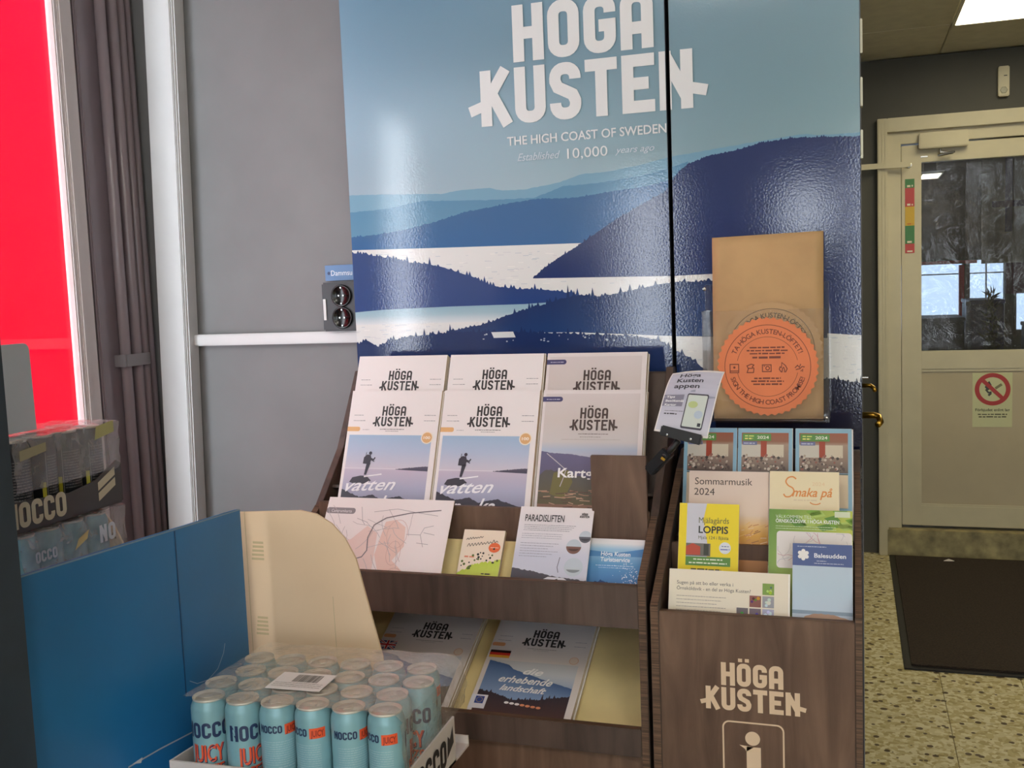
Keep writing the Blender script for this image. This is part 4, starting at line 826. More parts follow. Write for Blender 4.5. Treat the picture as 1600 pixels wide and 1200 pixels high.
k.grid(.02, .98, .03, .97, 6, 14, lambda x, y: (214-30*(1-abs(2*y-1.1)), 212-30*(1-abs(2*y-1.1)), 222-22*(1-abs(2*y-1.1))), 1)
k.poly([(.5, .66), (.98, .78), (.98, .58), (.45, .52)], (150, 152, 170), 2); k.poly([(.02, .42), (.40, .42), (.40, .60), (.02, .60)], (132, 128, 146), 2)
k.text('Höga', .20, .88, .065, (56, 54, 62), 4, w=.40, bold=.02); k.text('Kusten', .18, .79, .065, (56, 54, 62), 4, w=.50, bold=.02); k.text('appen', .16, .70, .065, (56, 54, 62), 4, w=.48, bold=.02)
for i, (w_, s_) in enumerate(((.30, 'Tips'), (.42, 'Besöksmål'), (.30, 'Kartor'))): k.text(s_, .07, .55-.062*i, .034, (240, 238, 240), 4, w=(.16, .34, .22)[i], bold=.02)
k.words(.10, .45, .34, .012, (120, 116, 124), 3, 3); k.words(.10, .34, .29, .022, (60, 56, 62), 3, 4)
k.rrect(.46, .86, .10, .62, .03, (70, 66, 78), 4); k.rrect(.48, .84, .13, .60, .02, (206, 214, 206), 5); k.circle(.60, .46, .09, (190, 204, 140), 6, 12, .05); k.circle(.74, .32, .08, (186, 200, 214), 6, 12, .06); k.rect(.76, .82, .15, .20, (60, 60, 66), 7)
def flyfn(x, y, h): p = fly(x, y); return (p.x, p.y-h-.0003, p.z)
k2 = Ink()     # subdivide-free: the sheet's curve is gentle
k.build('flyer_print', fo, m_pr, flyfn)
cp = T(empty('clip_holder', (-.33, 1.85, 1.05)), 'black clamp arm gripping the stand and holding the flyer', 'clip')
def bar(name, a, b, w, h, m, parent, bevel=.002):
    a, b = Vector(a), Vector(b); d = b-a; L = d.length; x = d.normalized(); z = Vector((0, -1, .2)).normalized(); y = z.cross(x).normalized(); z = x.cross(y)
    M = Matrix(((x.x, y.x, z.x, a.x), (x.y, y.y, z.y, a.y), (x.z, y.z, z.z, a.z), (0, 0, 0, 1)))
    W = parent.matrix_basis.inverted()
    return MB().box(0, L, -h/2, h/2, -w/2, w/2).build(name, m, parent, bevel, M=W @ M)
pa, pb = onY(1033, 672, 1.835), onY(1096, 688, 1.83)
jaw = bar('jaw', pa, pb, .016, .019, m_black, cp)
for px_, py_ in ((1042, 679), (1079, 686)):
    p = onY(px_, py_, 1.8235); W = cp.matrix_basis.inverted()
    MB().lathe([(0, .002), (.0022, .0015), (.0028, 0)], 12).build('rivet', m_steel, cp, M=W @ Matrix.Translation(p) @ Matrix.Rotation(math.radians(90), 4, 'X'))
p0, p1, p2 = onY(1060, 688, 1.838), onY(1048, 703, 1.84), onY(1038, 712, 1.845)
MB().tube([p0, p1, p2], .006).build('swivel_arm', m_black, cp, smooth=True)
MB().lathe([(0, -.009), (.0064, -.0064), (.009, 0), (.0064, .0064), (0, .009)], 14).build('ball_joint', m_black, cp, smooth=True, M=cp.matrix_basis.inverted() @ Matrix.Translation(onY(1040, 711, 1.843)))
clb = bar('clamp', onY(1046, 704, 1.845), onY(1015, 736, 1.855), .022, .022, m_black, cp, .003)
p = onY(1036, 717, 1.832); MB().box(-.004, .004, -.001, .001, -.0025, .0025).build('clamp_screw', m_brass, cp, M=cp.matrix_basis.inverted() @ Matrix.Translation(p) @ Matrix.Rotation(.6, 4, 'Y'))

# ------------------------------------------------------------------ cans
CR, CH = .0255, .136
can_prof = [(0, .004), (.017, .004), (.020, 0), (CR*.93, .006), (CR, .014), (CR, CH-.016), (CR*.97, CH-.011), (CR*.84, CH-.003), (CR*.84, CH-.0015)]
lid_prof = [(CR*.84, CH-.0035), (CR*.885, CH-.002), (CR*.885, CH), (CR*.845, CH), (CR*.80, CH-.0045), (CR*.74, CH-.0045), (CR*.72, CH-.003), (0, CH-.003)]
m_lid = mat('can_lid_aluminium', (216, 210, 198), .35, metal=.35)
m_can = mat('aqua_can', (138, 184, 194), .33, metal=.12, var=.05, scale=12); m_canb = mat('black_can', (38, 40, 42), .35, metal=.2)
me_body = MB().lathe(can_prof, 28).mesh('can_body'); me_lid = MB().lathe(lid_prof, 28).mesh('lid'); me_tab = MB().box(-.006, .009, -.005, .005, CH-.0028, CH-.0012).mesh('tab', .0006)
for me in (me_body, me_lid):
    for p_ in me.polygons: p_.use_smooth = True
def cyl(x, z, h): a = -math.pi/2+x/CR; return ((CR+.0002+h)*math.cos(a), (CR+.0002+h)*math.sin(a), z)
NV = (40, 56, 92); OR = (236, 92, 52)
HB = math.pi*CR
def canprint(k): me = k.mesh(cyl, .00005); me.materials.append(printmat('can_print', .35)); return me
k1 = Ink().stroke('NOCCO', -.035, CH-.053, .0225, NV, 2, .64, .95)
k2 = Ink()
for dx, c in ((.0012, NV), (0, OR)): k2.text('JUICY', -.024+dx, .050-dx, .024, c, 3 if c == OR else 2, w=.048, bold=.03); k2.text('BREEZE', -.025+dx, .033-dx, .0125, c, 5 if c == OR else 4, w=.048, bold=.03)
k3 = Ink().stroke('NOCCO', HB-.030, CH-.037, .0110, NV, 2, .62, .95)
for i in range(6): k3.rect(HB+.007+i*.0037, HB+.0107+i*.0037, CH-.040, CH-.0255, OR, 2)
k3.text('JUICY', HB+.009, CH-.037, .0085, (150, 50, 40), 4, w=.018, bold=.03)
k4 = Ink()
for i in range(11): k4.words(HB-.024, HB+.022, CH-.050-i*.0032, .0012, (168, 200, 208), 2, i)
for i in range(6): k4.words(HB-.004, HB+.020, .050-i*.0044, .0018, (172, 200, 208), 2, 30+i)
k4.rect(HB-.026, HB-.010, .022, .050, (172, 200, 206), 1)
me_print = [('brand_lettering', canprint(k1)), ('flavour_lettering', canprint(k2)), ('back_lettering', canprint(k3)), ('fine_print', canprint(k4))]
kb = Ink()
kb.text('NOCCO', -.03, CH-.045, .016, (226, 222, 206), 2, w=.06, bold=.02)
for i in range(14): kb.words(HB-.022, HB+.020, CH-.034-i*.0046, .0018, (126, 122, 118), 2, i)
kb.rect(HB-.032, HB-.026, .030, .062, (214, 202, 60), 2); kb.rect(HB-.0245, HB-.0235, .02, .11, (150, 146, 140), 2)
me_printb = [('can_print', canprint(kb))]
def can(x, y, z, rot, label, group, mb=m_can, pr=me_print, name='drink_can', bodymesh=me_body):
    t = T(empty(name, M=Matrix.Translation((x, y, z)) @ Matrix.Rotation(rot, 4, 'Z')), label, 'can', group)
    obj('can_body', bodymesh, mb, t, I4); l_ = obj('lid', me_lid, m_lid, t, I4); obj('tab', me_tab, m_lid, l_, I4); [obj(n_, me_, None, t, I4) for n_, me_ in pr]; return t
ordn = ('first', 'second', 'third', 'fourth', 'fifth', 'sixth'); rows = ('front row', 'second row', 'third row', 'back row')
ZC = .7035; rn = random.Random(21)
rots = (-.27, .50, math.pi+.02, math.pi-.55, math.pi+.22, math.pi-.58)
for j in range(4):
    for i in range(6):
        x = -.869+i*.0538+(0, -.013, .005, -.011)[j]; y = 1.190+j*.0500+.0028*i
        can(x, y, ZC, (rots[i] if j == 0 else rn.uniform(-3, 3))+math.atan2(-y, -x)+math.pi/2, f'aqua drink can, {ordn[i]} from left in the {rows[j]} of the wrapped tray', 'aqua cans in the wrapped tray')
me_body2 = me_body.copy(); me_body2.materials.clear()
# tray
m_cardw = mat('white_cardboard', (214, 204, 198), .6, var=.02); m_cardg = mat('grey_cardboard', (176, 168, 160), .6)
ty = T(empty('drink_tray', (-.73, 1.28, .698)), 'low white cardboard tray under the aqua cans, lettered on its right side', 'tray')
tx0, tx1, ty0, ty1 = -.9185, -.5640, 1.158, 1.398
def trayp(z): return [(tx0, ty0), (tx1, ty0+.014), (tx1, ty1+.012), (tx0, ty1)]
MB().prism(trayp(0), .698, .7025, 'z').build('tray_floor', m_cardw, ty)
def wallp(name, a, b, z0, za, zb, th=.003):
    d = Vector((b[0]-a[0], b[1]-a[1])).normalized(); nx_, ny_ = -d.y*th, d.x*th
    g = MB(); g.v = [(a[0], a[1], z0), (b[0], b[1], z0), (b[0], b[1], zb), (a[0], a[1], za), (a[0]+nx_, a[1]+ny_, z0), (b[0]+nx_, b[1]+ny_, z0), (b[0]+nx_, b[1]+ny_, zb), (a[0]+nx_, a[1]+ny_, za)]
    g.f = [(0, 1, 2, 3), (7, 6, 5, 4), (0, 4, 5, 1), (1, 5, 6, 2), (2, 6, 7, 3), (3, 7, 4, 0)]; return g.build(name, m_cardw, ty)
pts = trayp(0); wallp('tray_wall', pts[0], pts[1], .698, .752, .752); rw = wallp('tray_wall', pts[1], (tx1, 1.356), .698, .760, .768); wallp('tray_wall', pts[2], pts[3], .698, .715, .715); wallp('tray_wall', pts[3], pts[0], .698, .74, .752)
k = Ink(); k.stroke('NOCCO', .018, .012, .040, (40, 38, 40), 2, .66); k.poly([(.150, .020), (.176, .034), (.174, .060), (.162, .044), (.154, .052)], (60, 56, 56), 2)
k.build('tray_lettering', ty, printmat('tray_print', .5), lambda a, b, h: (tx1+.0004+h, ty0+.014+a, .698+b), M=ty.matrix_basis.inverted())
# shrink film over the cans
m_film = clearmat('shrink_film', haze=.17, rough=.16, bump=.5, bscale=45, hazecol=(226, 214, 200), hazenoise=.16)
fm = MB(); NX, NY = 26, 18; rn = random.Random(4); ztop = ZC+CH+.0022
for j in range(NY+1):
    for i in range(NX+1):
        u, v = i/NX, j/NY; x = tx0+.018+(tx1-tx0-.022)*u; y = ty0+.016+(ty1-ty0-.018)*v+.014*u
        z = ztop+.0010*math.sin(u*31+v*9)*math.sin(v*23)
        e = max(0, u-.955)/.045; z -= .012*e*e
        fm.v.append((x, y, z))
for j in range(NY):
    for i in range(NX): a = j*(NX+1)+i; fm.f.append((a, a+1, a+NX+2, a+NX+1))
b0 = len(fm.v); NZ = 10       # the right-hand side, wrinkled and drawn in towards the tray
for j in range(NY+1):
    for i in range(NZ+1):
        v, w_ = j/NY, i/NZ; y = ty0+.020+(ty1-ty0-.008)*v
        fm.v.append((tx1-.004+.0035*math.sin(w_*math.pi)+.0022*math.sin(v*40+w_*11)*math.sin(w_*math.pi), y, ztop-.012-(ztop-.012-.768+.02*(1-v))*w_))
for j in range(NY):
    for i in range(NZ): a = b0+j*(NZ+1)+i; fm.f.append((a, a+1, a+NZ+2, a+NZ+1))
film = T(fm.build('shrink_film', m_film, smooth=True), 'crinkled clear shrink film over the aqua cans', 'film')
st = T(bx('barcode_label', m_paper, -.80, -.715, 1.225, 1.285, ztop+.0016, ztop+.0022), 'white barcode label lying on top of the wrapped cans', 'label')
st.matrix_basis = Matrix.Translation((-.757, 1.262, 0)) @ Matrix.Rotation(.05, 4, 'Z') @ Matrix.Translation((.757, -1.262, 0))
k = Ink(); rn = random.Random(5); x = -.772
while x < -.732: w_ = rn.uniform(.0006, .0018); k.rect(x, x+w_, 1.252, 1.278, (60, 54, 52), 1); x += w_+rn.uniform(.0006, .0014)
for i in range(3): k.words(-.795, -.72, 1.246-i*.006, .0018, (150, 142, 136), 1, i)
k.build('barcode_print', st, m_pr, lambda a, b, h: (a, b, ztop+.0022+h))

# ------------------------------------------------------------------ cardboard display stands
m_blue = mat('blue_print_card', (36, 116, 172), .38, var=.06, scale=3); m_crd = mat('cream_cardboard', (238, 208, 172), .7, var=.02, scale=5); m_cedge = mat('card_core', (196, 178, 150), .8)
ds = T(empty('display_stand', (-.74, 1.2, 0)), 'cardboard display stand with a blue side panel and curved cream back', 'display stand')
bp_ = MB().prism([(.955, 0), (1.432, 0), (1.432, 1.050), (1.425, 1.052), (.958, 1.073)], -.964, -.960).build('side_panel', m_blue, ds)
bx('fold_line', mat('dark_blue_crease', (24, 70, 112), .5), -.9602, -.9592, 1.2585, 1.2605, .80, 1.056, bp_)
k = Ink(); WL = (176, 196, 214)
def bp2(px_, py_): v = onX(px_, py_, -.96); return (v.y, v.z)
k.line([bp2(351, 1005), bp2(349, 1020), bp2(340, 1045), bp2(325, 1062), bp2(308, 1068), bp2(296, 1064)], .0010, WL, 1)
k.build('perforation', bp_, printmat('card_print', .5), lambda a, b, h: (-.96+.0003+h, a, b)); k = Ink()
k.line([bp2(200, 1199), bp2(250, 1170), bp2(300, 1144)], .0022, (196, 200, 204), 1); k.poly([bp2(206, 1194), bp2(222, 1183), bp2(220, 1192)], (226, 222, 218), 2)
k.build('torn_edge', bp_, printmat('card_print', .5), lambda a, b, h: (-.96+.0003+h, a, b)); k = Ink()
k.line([(.9585, 1.0715), (1.431, 1.0502)], .0022, (120, 150, 172), 1)
k.build('raw_edge', bp_, printmat('card_print', .5), lambda a, b, h: (-.96+.0003+h, a, b))
def curved(x0, x1, z0, z1, y, r_, parent, dx=.035, name='back_panel'):
    pts = [(x0, z0), (x1+dx+.03, z0)]+[(x1+dx*(1-i/6), z0+(z1-.14-z0)*(.4+.1*i)) for i in range(0, 7)][:0]
    pts = [(x0, z0), (x1+.075, z0), (x1+.052, z1-.24)]+[(x1-.085+.108*math.cos(a), z1-.135+.135*math.sin(a)) for a in [math.radians(q) for q in (8, 25, 42, 58, 74, 90)]]+[(x0, z1-.008)]
    return MB().prism(pts, y, y+.004, 'y').build(name, m_crd, parent)
bk = curved(-1.010, -.785, .0, 1.043, 1.470, .1, ds)
k = Ink(); k.line([(-.977, .70), (-.977, 1.038)], .0010, (196, 172, 128), 1)
for z in (.825, .955):
    for i in range(5): k.rect(-.968+.001*i, -.944, z+i*.007, z+.004+i*.007, (206, 184, 142), 1)
k.line([(-.815, .72), (-.818, .90)], .0010, (206, 184, 142), 1)
k.build('scuff_marks', bk, printmat('card_print', .5), XZ(1.470))
bx('base_box', m_blue, -.959, -.590, 1.05, 1.375, 0, .697, ds, .002); bx('base_box_rear', m_crd, -.959, -.700, 1.3755, 1.4685, 0, .697, ds)
d2 = T(empty('display_stand', (-1.35, 1.2, 0)), 'second cardboard display stand by the window, with curved cream back', 'display stand')
bx('base_box', m_blue, -1.53, -1.20, 1.17, 1.466, 0, .895, d2, .002); curved(-1.56, -1.243, .0, 1.052, 1.468, .1, d2)
# packs on the second stand
XF = -1.222
def pack(z, mb, pr, lab, cat, group, nm, rots):
    for j in range(4):
        for i in range(2):
            can(XF-.032-i*.055, 1.262+j*.0545, z, rots[j]+math.pi/2, lab.format(ordn[j], ('facing the aisle', 'on the window side')[i]), group, mb, pr, bodymesh=(me_body2 if mb is m_canb else me_body))
pack(1.0525, m_canb, me_printb, 'black drink can, {} from the camera in the dark tray, {}', 'can', 'black cans in the dark tray', 'x', (math.pi-.3, math.pi+.5, math.pi, math.pi+.25))
pack(.901, m_can, me_print[2:], 'aqua drink can, {} from the camera under the dark tray, {}', 'can', 'aqua cans under the dark tray', 'x', (.3, -.2, .1, .0))
dt = T(empty('drink_tray', (-1.27, 1.34, 1.048)), 'dark grey cardboard tray with cream lettering on top of the blue pack', 'tray')
m_dt = mat('dark_grey_cardboard', (84, 78, 76), .6)
bx('tray_floor', m_dt, XF-.120, XF, 1.195, 1.466, 1.048, 1.0515, dt)
MB().prism([(1.195, 1.0515), (1.466, 1.0515), (1.466, 1.118), (1.455, 1.124), (1.40, 1.098), (1.34, 1.090), (1.195, 1.100)], XF, XF+.003).build('tray_wall', m_dt, dt)
k = Ink(); CRM = (214, 200, 166); k.stroke('NOCCO', 1.2035, 1.056, .040, CRM, 2, .64); k.build('tray_lettering', dt, printmat('tray_print', .5), lambda a, b, h: (XF+.0034+h, a, b), M=dt.matrix_basis.inverted()); k = Ink(); k.poly([(1.405, 1.062), (1.448, 1.082), (1.448, 1.096), (1.405, 1.076)], CRM, 2); k.poly([(1.405, 1.080), (1.448, 1.100), (1.448, 1.114), (1.405, 1.094)], CRM, 2)
k.build('tray_stripes', dt, printmat('tray_print', .5), lambda a, b, h: (XF+.0034+h, a, b), M=dt.matrix_basis.inverted())
m_film2 = clearmat('milky_film', haze=.24, rough=.15, bump=.6, bscale=30, hazecol=(206, 200, 196), hazenoise=.22)
def filmbox(name, label, z0, z1, lettering=None):
    t = T(empty(name, (XF, 1.34, z0)), label, 'film'); g = MB(); rn = random.Random(int(z0*100)); NY_, NZ_ = 20, 10
    for j in range(NY_+1):
        for i in range(NZ_+1):
            v, w_ = j/NY_, i/NZ_; g.v.append((XF+.0045+.0035*math.sin(v*33+w_*7)*math.sin(w_*9+v*5), 1.226+.239*v, z0+(z1-z0)*w_))
    for j in range(NY_):
        for i in range(NZ_): a = j*(NZ_+1)+i; g.f.append((a, a+1, a+NZ_+2, a+NZ_+1))
    b = len(g.v)
    for j in range(NY_+1):
        for i in range(5): g.v.append((XF+.004-.032*i, 1.226+.239*j/NY_, z1+.0012*math.sin(j*1.9+i)+.001))
    for j in range(NY_):
        for i in range(4): a = b+j*5+i; g.f.append((a, a+1, a+6, a+5))
    g.build('film_sheet', m_film2, t, smooth=True)
    for lettering in (lettering or ()): lettering.build('film_print', t, printmat('film_ink', .4), lambda a, b_, h: (XF+.0085+h, a, b_), M=t.matrix_basis.inverted())
    return t
k = [Ink().poly([(1.235, 1.160), (1.29, 1.168), (1.29, 1.182), (1.235, 1.176)], (170, 160, 120), 1), Ink().poly([(1.40, 1.168), (1.448, 1.176), (1.448, 1.196), (1.405, 1.190)], (176, 170, 104), 1)]
filmbox('wrap_film', 'wrinkled clear film around the dark tray of black cans', 1.110, 1.192, k)
k = [Ink().stroke('OCCO', 1.25, .995, .018, (196, 200, 206), 1, .66), Ink().stroke('NO', 1.395, .992, .030, (216, 220, 226), 1, .70), Ink().poly([(1.335, .995), (1.365, 1.008), (1.37, 1.022), (1.345, 1.012)], (222, 196, 130), 1)]
filmbox('wrap_film', 'clear film with white lettering around the blue pack below the dark tray', .902, 1.044, k)
gc = T(empty('grey_card', (-1.30, 1.30, 1.197)), 'grey round-cornered card standing on the dark tray by the window', 'card')
a_, b_ = onX(16, 600, -1.275), onX(50, 600, -1.275)
z1 = onX(40, 536, -1.275).z; y0_, y1_ = a_.y-.05, b_.y
MB().prism([(y0_, 1.195), (y1_+.002, 1.195)]+[(y1_-.012+.012*math.cos(math.radians(q)), z1-.012+.012*math.sin(math.radians(q))) for q in (0, 30, 60, 90)]+[(y0_, z1)], -1.277, -1.275).build('card_sheet', mat('grey_card', (192, 197, 202), .5), gc)
# dark fixture at the left edge
fx = T(empty('shop_fixture', (-1.05, .7, 0)), 'dark grey-green shop fixture panel at the left edge', 'fixture')
m_fx = mat('dark_fixture', (48, 58, 68), .6, var=.12, scale=9)
bx('panel', m_fx, -1.16, -.918, .35, .925, .03, 1.50, fx, .004); bx('plinth', m_black, -1.15, -.935, .36, .915, 0, .03, fx)

# ------------------------------------------------------------------ far door
dr = empty('door_1', (.6, YD, 0)); S(dr, 'cream aluminium glazed door at the end of the passage', 'door')
f = MB(); f.box(DX0-.045, DX0, YD-.045, YD+.10, 0, DZ1+.035); f.box(DX1, DX1+.05, YD-.045, YD+.10, 0, DZ1+.035); f.build('outer_frame', m_alu, dr, .002)
bx('outer_frame', m_alu, DX0, DX1, YD-.045, YD+.10, DZ1-.03, DZ1+.035, dr, .002)
for i in range(3): bx('frame_rib', m_alu, DX0-.040+i*.014, DX0-.034+i*.014, YD-.048, YD-.045, .0, DZ1+.03, dr, .001)
bx('inner_frame', m_alu, DX0, .226, YD-.012, YD+.09, .133, DZ1-.03, dr, .002); bx('inner_frame', m_alu, .226, DX1, YD-.012, YD+.09, 1.998, DZ1-.03, dr, .002)
bx('inner_frame', m_alu, 1.08, DX1, YD-.012, YD+.09, .133, 1.998, dr, .002)
lf = [(.229, .318, .146, 1.991), (.985, 1.077, .146, 1.991), (.318, .985, 1.908, 1.991), (.318, .985, .918, 1.005), (.318, .985, .146, .245)]
for b in lf: bx('door_rail', m_alu, b[0], b[1], YD+.004, YD+.055, b[2], b[3], dr, .002)
dp = bx('door_panel', m_panel, .318, .985, YD+.014, YD+.045, .245, .918, dr)
bx('panel_bead', m_alu, .318, .985, YD+.008, YD+.014, .905, .918, dr, .001); bx('panel_bead', m_alu, .318, .985, YD+.008, YD+.014, .245, .255, dr, .001)
bx('door_pane', m_glass, .318, .985, YD+.028, YD+.032, 1.005, 1.908, dr)
cz = bx('door_closer', m_alu, .305, .520, YD-.050, YD+.003, 1.966, 2.040, dr, .004)
MB().tube([(.40, YD-.03, 1.962), (.40, YD-.03, 1.945), (.45, YD-.035, 1.938), (.39, YD-.05, 1.930), (.46, YD-.06, 1.942)], .006, 8).build('closer_arm', m_steel, dr)
MB().lathe([(.0, .012), (.013, .010), (.014, 0)], 14).build('door_knob', m_steel, dr, M=Matrix.Translation((.262-.6, .003, 1.899)) @ Matrix.Rotation(math.radians(90), 4, 'X'))
bx('latch_button', m_steel, .315, .345, YD, YD+.004, 1.930, 1.936, dr)
T(bx('door_stay', m_alu, .021, .268, YD-.066, YD-.060, 1.884, 1.910, bevel=.001), 'flat cream bar running from the wall edge to the far door', 'bar')
sl = empty('threshold', (.6, YD, 0)); S(sl, 'speckled stone step under the far door', 'threshold')
m_stone = mat('stained_stone', (150, 138, 98), .6, var=.22, scale=16); bx('step_block', m_stone, DX0-.006, DX1+.006, YD-.048, YD+.4, 0, .132, sl, .002)
# stickers
gs = T(bx('gauge_sticker', m_paper, .245, .287, YD+.0015, YD+.003, 1.481, 1.833), 'tall colour-banded sticker on the far door stile', 'sticker')
k = Ink(); hh = 1.833-1.481; y = 1.833
for a, c in ((.12, (58, 122, 62)), (.251, (186, 56, 52)), (.257, (206, 166, 26)), (.246, (58, 122, 62)), (.126, (190, 58, 54))):
    k.rect(.245, .287, y-a*hh, y, c, 1); k.words(.254, .280, y-a*hh+.004, .010, (226, 216, 190) if c[2] > 40 else (196, 120, 20), 3, int(y*50)); y -= a*hh
k.build('bands', gs, m_decal, XZ(YD+.0015))
sg = T(bx('warning_sign', mat('sign_plate', (206, 206, 160), .5), .546, .720, YD+.012, YD+.014, .636, .897), 'no-flames warning sign on the lower door panel', 'sign')
k = Ink(); cx, cz_, R = .634, .818, .068; RD = (172, 34, 26)
k.ring(cx, cz_, R, .020, RD, 2, 48)
k.poly([(cx-.026, cz_+.030), (cx-.034, cz_+.010), (cx-.022, cz_-.006), (cx-.010, cz_+.002), (cx-.004, cz_+.020), (cx-.014, cz_+.040)], (44, 42, 30), 2)
k.line([(cx-.030, cz_), (cx-.018, cz_-.016), (cx-.004, cz_-.014)], .008, (44, 42, 30), 2); k.line([(cx-.018, cz_-.030), (cx-.006, cz_-.018)], .010, (44, 42, 30), 2); k.line([(cx+.012, cz_+.004), (cx+.040, cz_+.024)], .012, (116, 110, 70), 2)
k.line([(cx-.048, cz_+.048), (cx+.046, cz_-.046)], .018, RD, 4)
k.text('Förbjudet enligt lag', cx, .713, .013, (56, 56, 34), 3, w=.150, al='C', bold=.02); k.words(cx-.064, cx+.064, .694, .007, (80, 78, 50), 3, 3); k.words(cx-.060, cx+.060, .682, .007, (80, 78, 50), 3, 4)
k.build('sign_print', sg, m_decal, XZ(YD+.012))
sn = T(empty('wall_sensor', (.668, YD, 2.24)), 'small cream motion sensor on the wall above the far door', 'sensor')
bx('housing', m_alu, .645, .692, YD-.035, YD-.0005, 2.178, 2.314, sn, .004); MB().lathe([(0, .004), (.014, .003), (.017, 0)], 6).build('lens', mat('sensor_lens', (176, 172, 150), .4), sn, M=Matrix.Translation((0, -.035, -.035)) @ Matrix.Rotation(math.radians(90), 4, 'X')); bx('indicator', m_black, .668, .682, YD-.036, YD-.035, 2.268, 2.272, sn)
# mat
mt = T(empty('door_mat', (.7, 4.5, 0)), 'dark brown ribbed door mat with a black rubber edge', 'mat')
m_mat = mat('mat_pile', (50, 40, 32), .95, var=.25, scale=140, bump=.8, bscale=220)
bx('rubber_edge', m_black, .166, 1.25, 3.735, 5.268, .0005, .006, mt, .002); bx('pile', m_mat, .192, 1.224, 3.765, 5.24, .006, .013, mt)
ps = MB(); ps.v = [(.405, 5.155, .016), (.45, 5.150, .019), (.455, 5.172, .015), (.43, 5.180, .022), (.408, 5.172, .015), (.43, 5.165, .0135)]; ps.f = [(0, 1, 3), (1, 2, 3), (3, 4, 0), (0, 5, 1), (1, 5, 2), (2, 5, 3), (3, 5, 4), (4, 5, 0)]
T(ps.build('paper_scrap', m_paper), 'tiny crumpled white scrap on the door mat', 'scrap')

# ------------------------------------------------------------------ the room seen through the far door
YB = 10.6
m_dk = mat('far_room_paint', (70, 68, 60), .7); m_dk2 = mat('far_room_ceiling', (58, 56, 50), .7)
w = empty('wall_beyond', (0, YB, 0)); S(w, 'walls of the dim room beyond the far door', 'wall')
bx('wall_section', m_dk, -1.2, -1.1, YD+.12, YB, 0, 2.9, w); bx('wall_section', m_dk, 3.4, 3.5, YD+.12, YB, 0, 2.9, w)
bx('wall_section', m_dk, -1.2, .02, YD+.12, YD+.2, 0, 2.9, w); bx('wall_section', m_dk, 1.9, 3.5, YD+.12, YD+.2, 0, 2.9, w); bx('wall_section', m_dk, .02, 1.9, YD+.12, YD+.2, 2.3, 2.9, w)
bx('wall_section', m_dk, -1.2, 3.5, YB, YB+.15, 1.47, 2.9, w); bx('wall_section', m_dk, -1.2, 3.5, YB, YB+.15, 0, .80, w)
S(bx('ceiling', m_dk2, -1.2, 3.5, YD+.12, YB+.15, 2.9, 3.0), 'dark ceiling of the room beyond the far door', 'ceiling')
def tinted(): return clearmat('tinted_glass', tint=(170, 178, 190), haze=.02, rough=.03)
wn = empty('window_2', (1, YB, .8)); S(wn, 'row of bright windows across the room beyond the door', 'window')
m_red = mat('red_post_paint', (206, 40, 62), .4)
xs = [-1.1, .55, .98, 1.05, 1.36, 1.44, 2.4, 3.4]
for a, b in ((-1.1, 1.0), (1.06, 1.36), (1.46, 3.4)): bx('window_pane', tinted(), a, b, YB+.06, YB+.064, .80, 1.47, wn)
bx('window_post', m_dk, 1.0, 1.06, YB+.0, YB+.12, .80, 1.47, wn); bx('window_post', m_dk, 1.36, 1.46, YB+.0, YB+.12, .80, 1.47, wn)
bx('window_bar', m_dk, -1.1, 3.4, YB+.04, YB+.07, 1.34, 1.352, wn); bx('window_bar', m_dk, 1.62, 1.635, YB+.03, YB+.08, .80, 1.47, wn); bx('window_bar', m_dk, 1.20, 1.21, YB+.03, YB+.08, .80, 1.47, wn)
T(bx('red_post', m_red, .955, 1.0, YB-.12, YB-.05, 0, 1.43, bevel=.004), 'slim red post before the far windows', 'post')
T(bx('dark_sign', mat('maroon_board', (70, 24, 44), .6), 1.28, 1.50, 9.9, 9.93, 1.16, 1.55), 'dark maroon hanging board in the far room', 'board')
T(bx('red_rail', mat('red_rail_paint', (170, 60, 60), .5), .3, 1.1, YB-.20, YB-.17, 1.44, 1.47), 'thin red rail along the top of the far windows', 'rail')
fb = (('dark_counter', 'black counter unit nearest the door hinge side in the far room', .50, .82, 8.6, 9.2, 0, 1.02, (26, 28, 34)), ('blue_crate_stack', 'tall dark blue crate stack in the far room', .86, 1.10, 8.6, 9.2, 0, 1.15, (38, 42, 84)), ('grey_post', 'narrow grey-blue post beside the dark blue crates', .829, .850, 8.5, 8.6, 0, 1.14, (70, 78, 98)), ('blue_bin', 'blue bin among the dark shelves of the far room', 1.22, 1.32, 8.3, 8.6, 0, .98, (44, 62, 110)), ('dark_shelf', 'dark shelf unit farthest from the hinges in the far room', 1.36, 1.95, 8.6, 9.2, 0, 1.17, (30, 28, 38)))
for nm, lb_, a, b, c, d, e, f_, col in fb:
    t = T(empty(nm, ((a+b)/2, (c+d)/2, 0)), lb_, 'furniture'); mm = mat(nm+'_paint', col, .5)
    bx('carcass', mm, a, b, c, d, e, f_-.03, t, .006); bx('top', mat(nm+'_top', [v*1.25 for v in col], .45), a-.008, b+.008, c-.008, d, f_-.03, f_, t, .004)
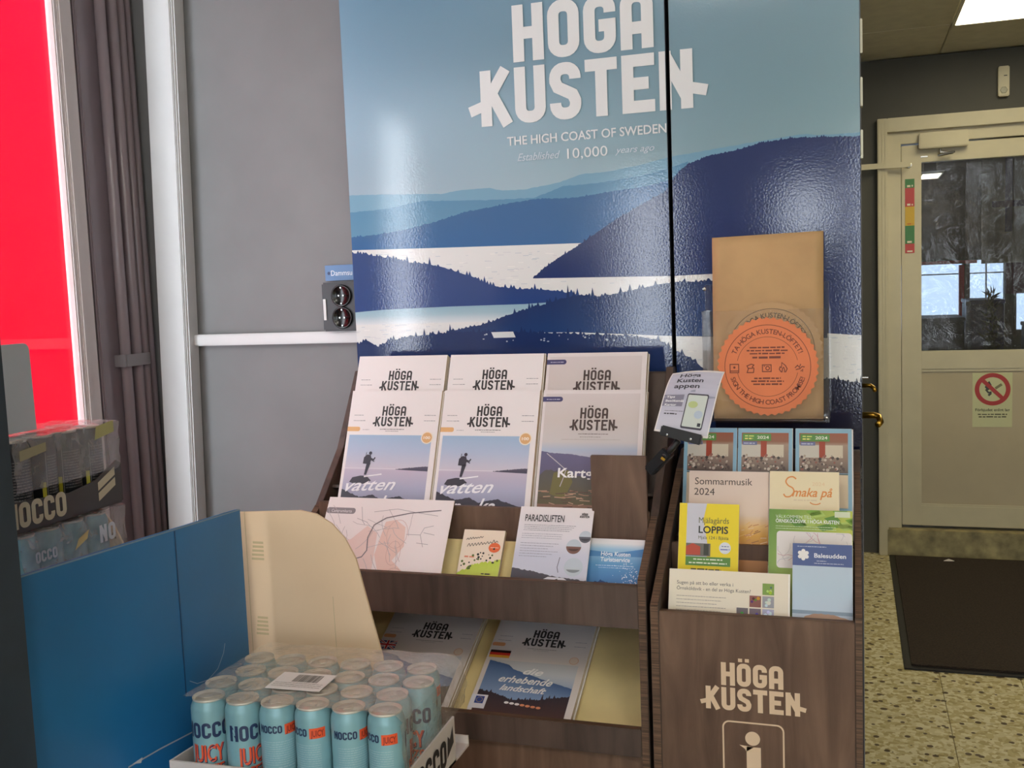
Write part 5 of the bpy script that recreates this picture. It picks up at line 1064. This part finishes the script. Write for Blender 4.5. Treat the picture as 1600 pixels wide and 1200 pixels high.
def bush(x, y, z0, h, r_, label):
    t = T(empty('potted_shrub', (x, y, 0)), label, 'plant', 'shrubs in the far room'); rn = random.Random(int(x*100)); g = MB()
    for i in range(160):
        a, hh_, rr = rn.uniform(0, 6.28), rn.random(), rn.random(); q = Vector((x+r_*rr*(1-.8*hh_)*math.cos(a), y+r_*rr*(1-.8*hh_)*math.sin(a), z0+h*hh_)); d = Vector((rn.uniform(-1, 1), rn.uniform(-1, 1), rn.uniform(0, 1.5))).normalized()*.06; e = d.orthogonal().normalized()*.012
        b = len(g.v); g.v += [tuple(q-e), tuple(q+e), tuple(q+d)]; g.f.append((b, b+1, b+2))
    g.build('foliage', mat('dark_foliage', (34, 44, 36), .8), t); MB().lathe([(0, 0), (.07, 0), (.09, z0), (.075, z0), (0, z0-.02)], 16, x, y, 0).build('pot', mat('dark_pot', (36, 36, 44), .6), t)
bush(.93, 7.9, .62, .60, .11, 'dark conifer shrub left of the two in the far room'); bush(1.22, 7.9, .62, .62, .11, 'dark conifer shrub right of the two in the far room')
lamp(.62, .82, 7.4, 7.9, 2.28, 'small bright lamp hanging in the far room, nearer one', mat('far_lamp_diffuser', (255, 255, 255), .5, emit=(1, .95, .8, 5)))
lamp(.50, .66, 8.4, 8.9, 2.12, 'small bright lamp hanging in the far room, farther one', mat('far_lamp_diffuser', (255, 255, 255), .5, emit=(1, .95, .8, 5)))
for o in [o for o in C.objects if o.name.startswith('ceiling_lamp') and o.location.y > 7]:
    for sx in (-.05, .05): MB().tube([(o.location.x+sx, o.location.y, o.location.z+.01), (o.location.x+sx, o.location.y, 2.9)], .004, 6).build('hanger', m_dk, o)
bq = T(bx('cross_banner', mat('grey_banner_cloth', (116, 112, 98), .8), .72, 1.10, 6.60, 6.604, 1.42, 2.3), 'grey hanging banner with a dark blue cross beyond the door glass', 'banner')
Ink().rect(.845, .885, 1.60, 2.10, (46, 46, 92), 1).rect(.775, 1.06, 1.742, 1.778, (60, 40, 72), 1).build('cross', bq, fn=XZ(6.60)); 
bx('hanger', m_dk, .90, .91, 6.601, 6.603, 2.3, 2.9, bq)
m_pvc = clearmat('strip_curtain_pvc', tint=(214, 216, 210), haze=.06, rough=.10, bump=.5, bscale=12, hazecol=(150, 150, 140))
for i in range(4):
    x = .33+i*.215; g = MB(); n = 30
    for j in range(n+1):
        for s_ in (0, 1, 2, 3): g.v.append((x+.21*s_/3, 5.62+.02*(i % 2)+.010*math.sin(s_*1.05+i)+.006*math.sin(j*.6+i), .25+2.05*j/n))
    for j in range(n):
        for s_ in range(3): a = j*4+s_; g.f.append((a, a+1, a+5, a+4))
    T(g.build('plastic_strip', m_pvc, smooth=True), f'clear plastic curtain strip behind the door glass, {ordn[i]} from the hinge side', 'strip', 'strip curtain behind the door')
T(bx('curtain_rail', m_steel, .25, 1.25, 5.60, 5.66, 2.295, 2.32), 'steel rail carrying the plastic strip curtain', 'rail')
S(bx('window_3', m_glass, -1.72, -1.40, -4.09, -4.085, .7, 2.25), 'tall narrow window in the front wall behind the camera', 'window')
S(bx('window_4', m_glass, -.50, -.18, -4.09, -4.085, 1.65, 2.1), 'small high window in the front wall behind the camera', 'window')
S(bx('added_window_5', m_glass, .12, .84, -4.09, -4.085, .4, 2.4), 'unseen tall middle window added in the front wall for frontal light', 'window')  # added glazing behind the camera, brightens the stands from the front
S(bx('added_window_6', m_glass, 2.15, 2.95, -4.09, -4.085, .4, 2.4), 'unseen wide right-hand window added in the front wall for frontal light', 'window')  # also added out of view as a source of frontal daylight
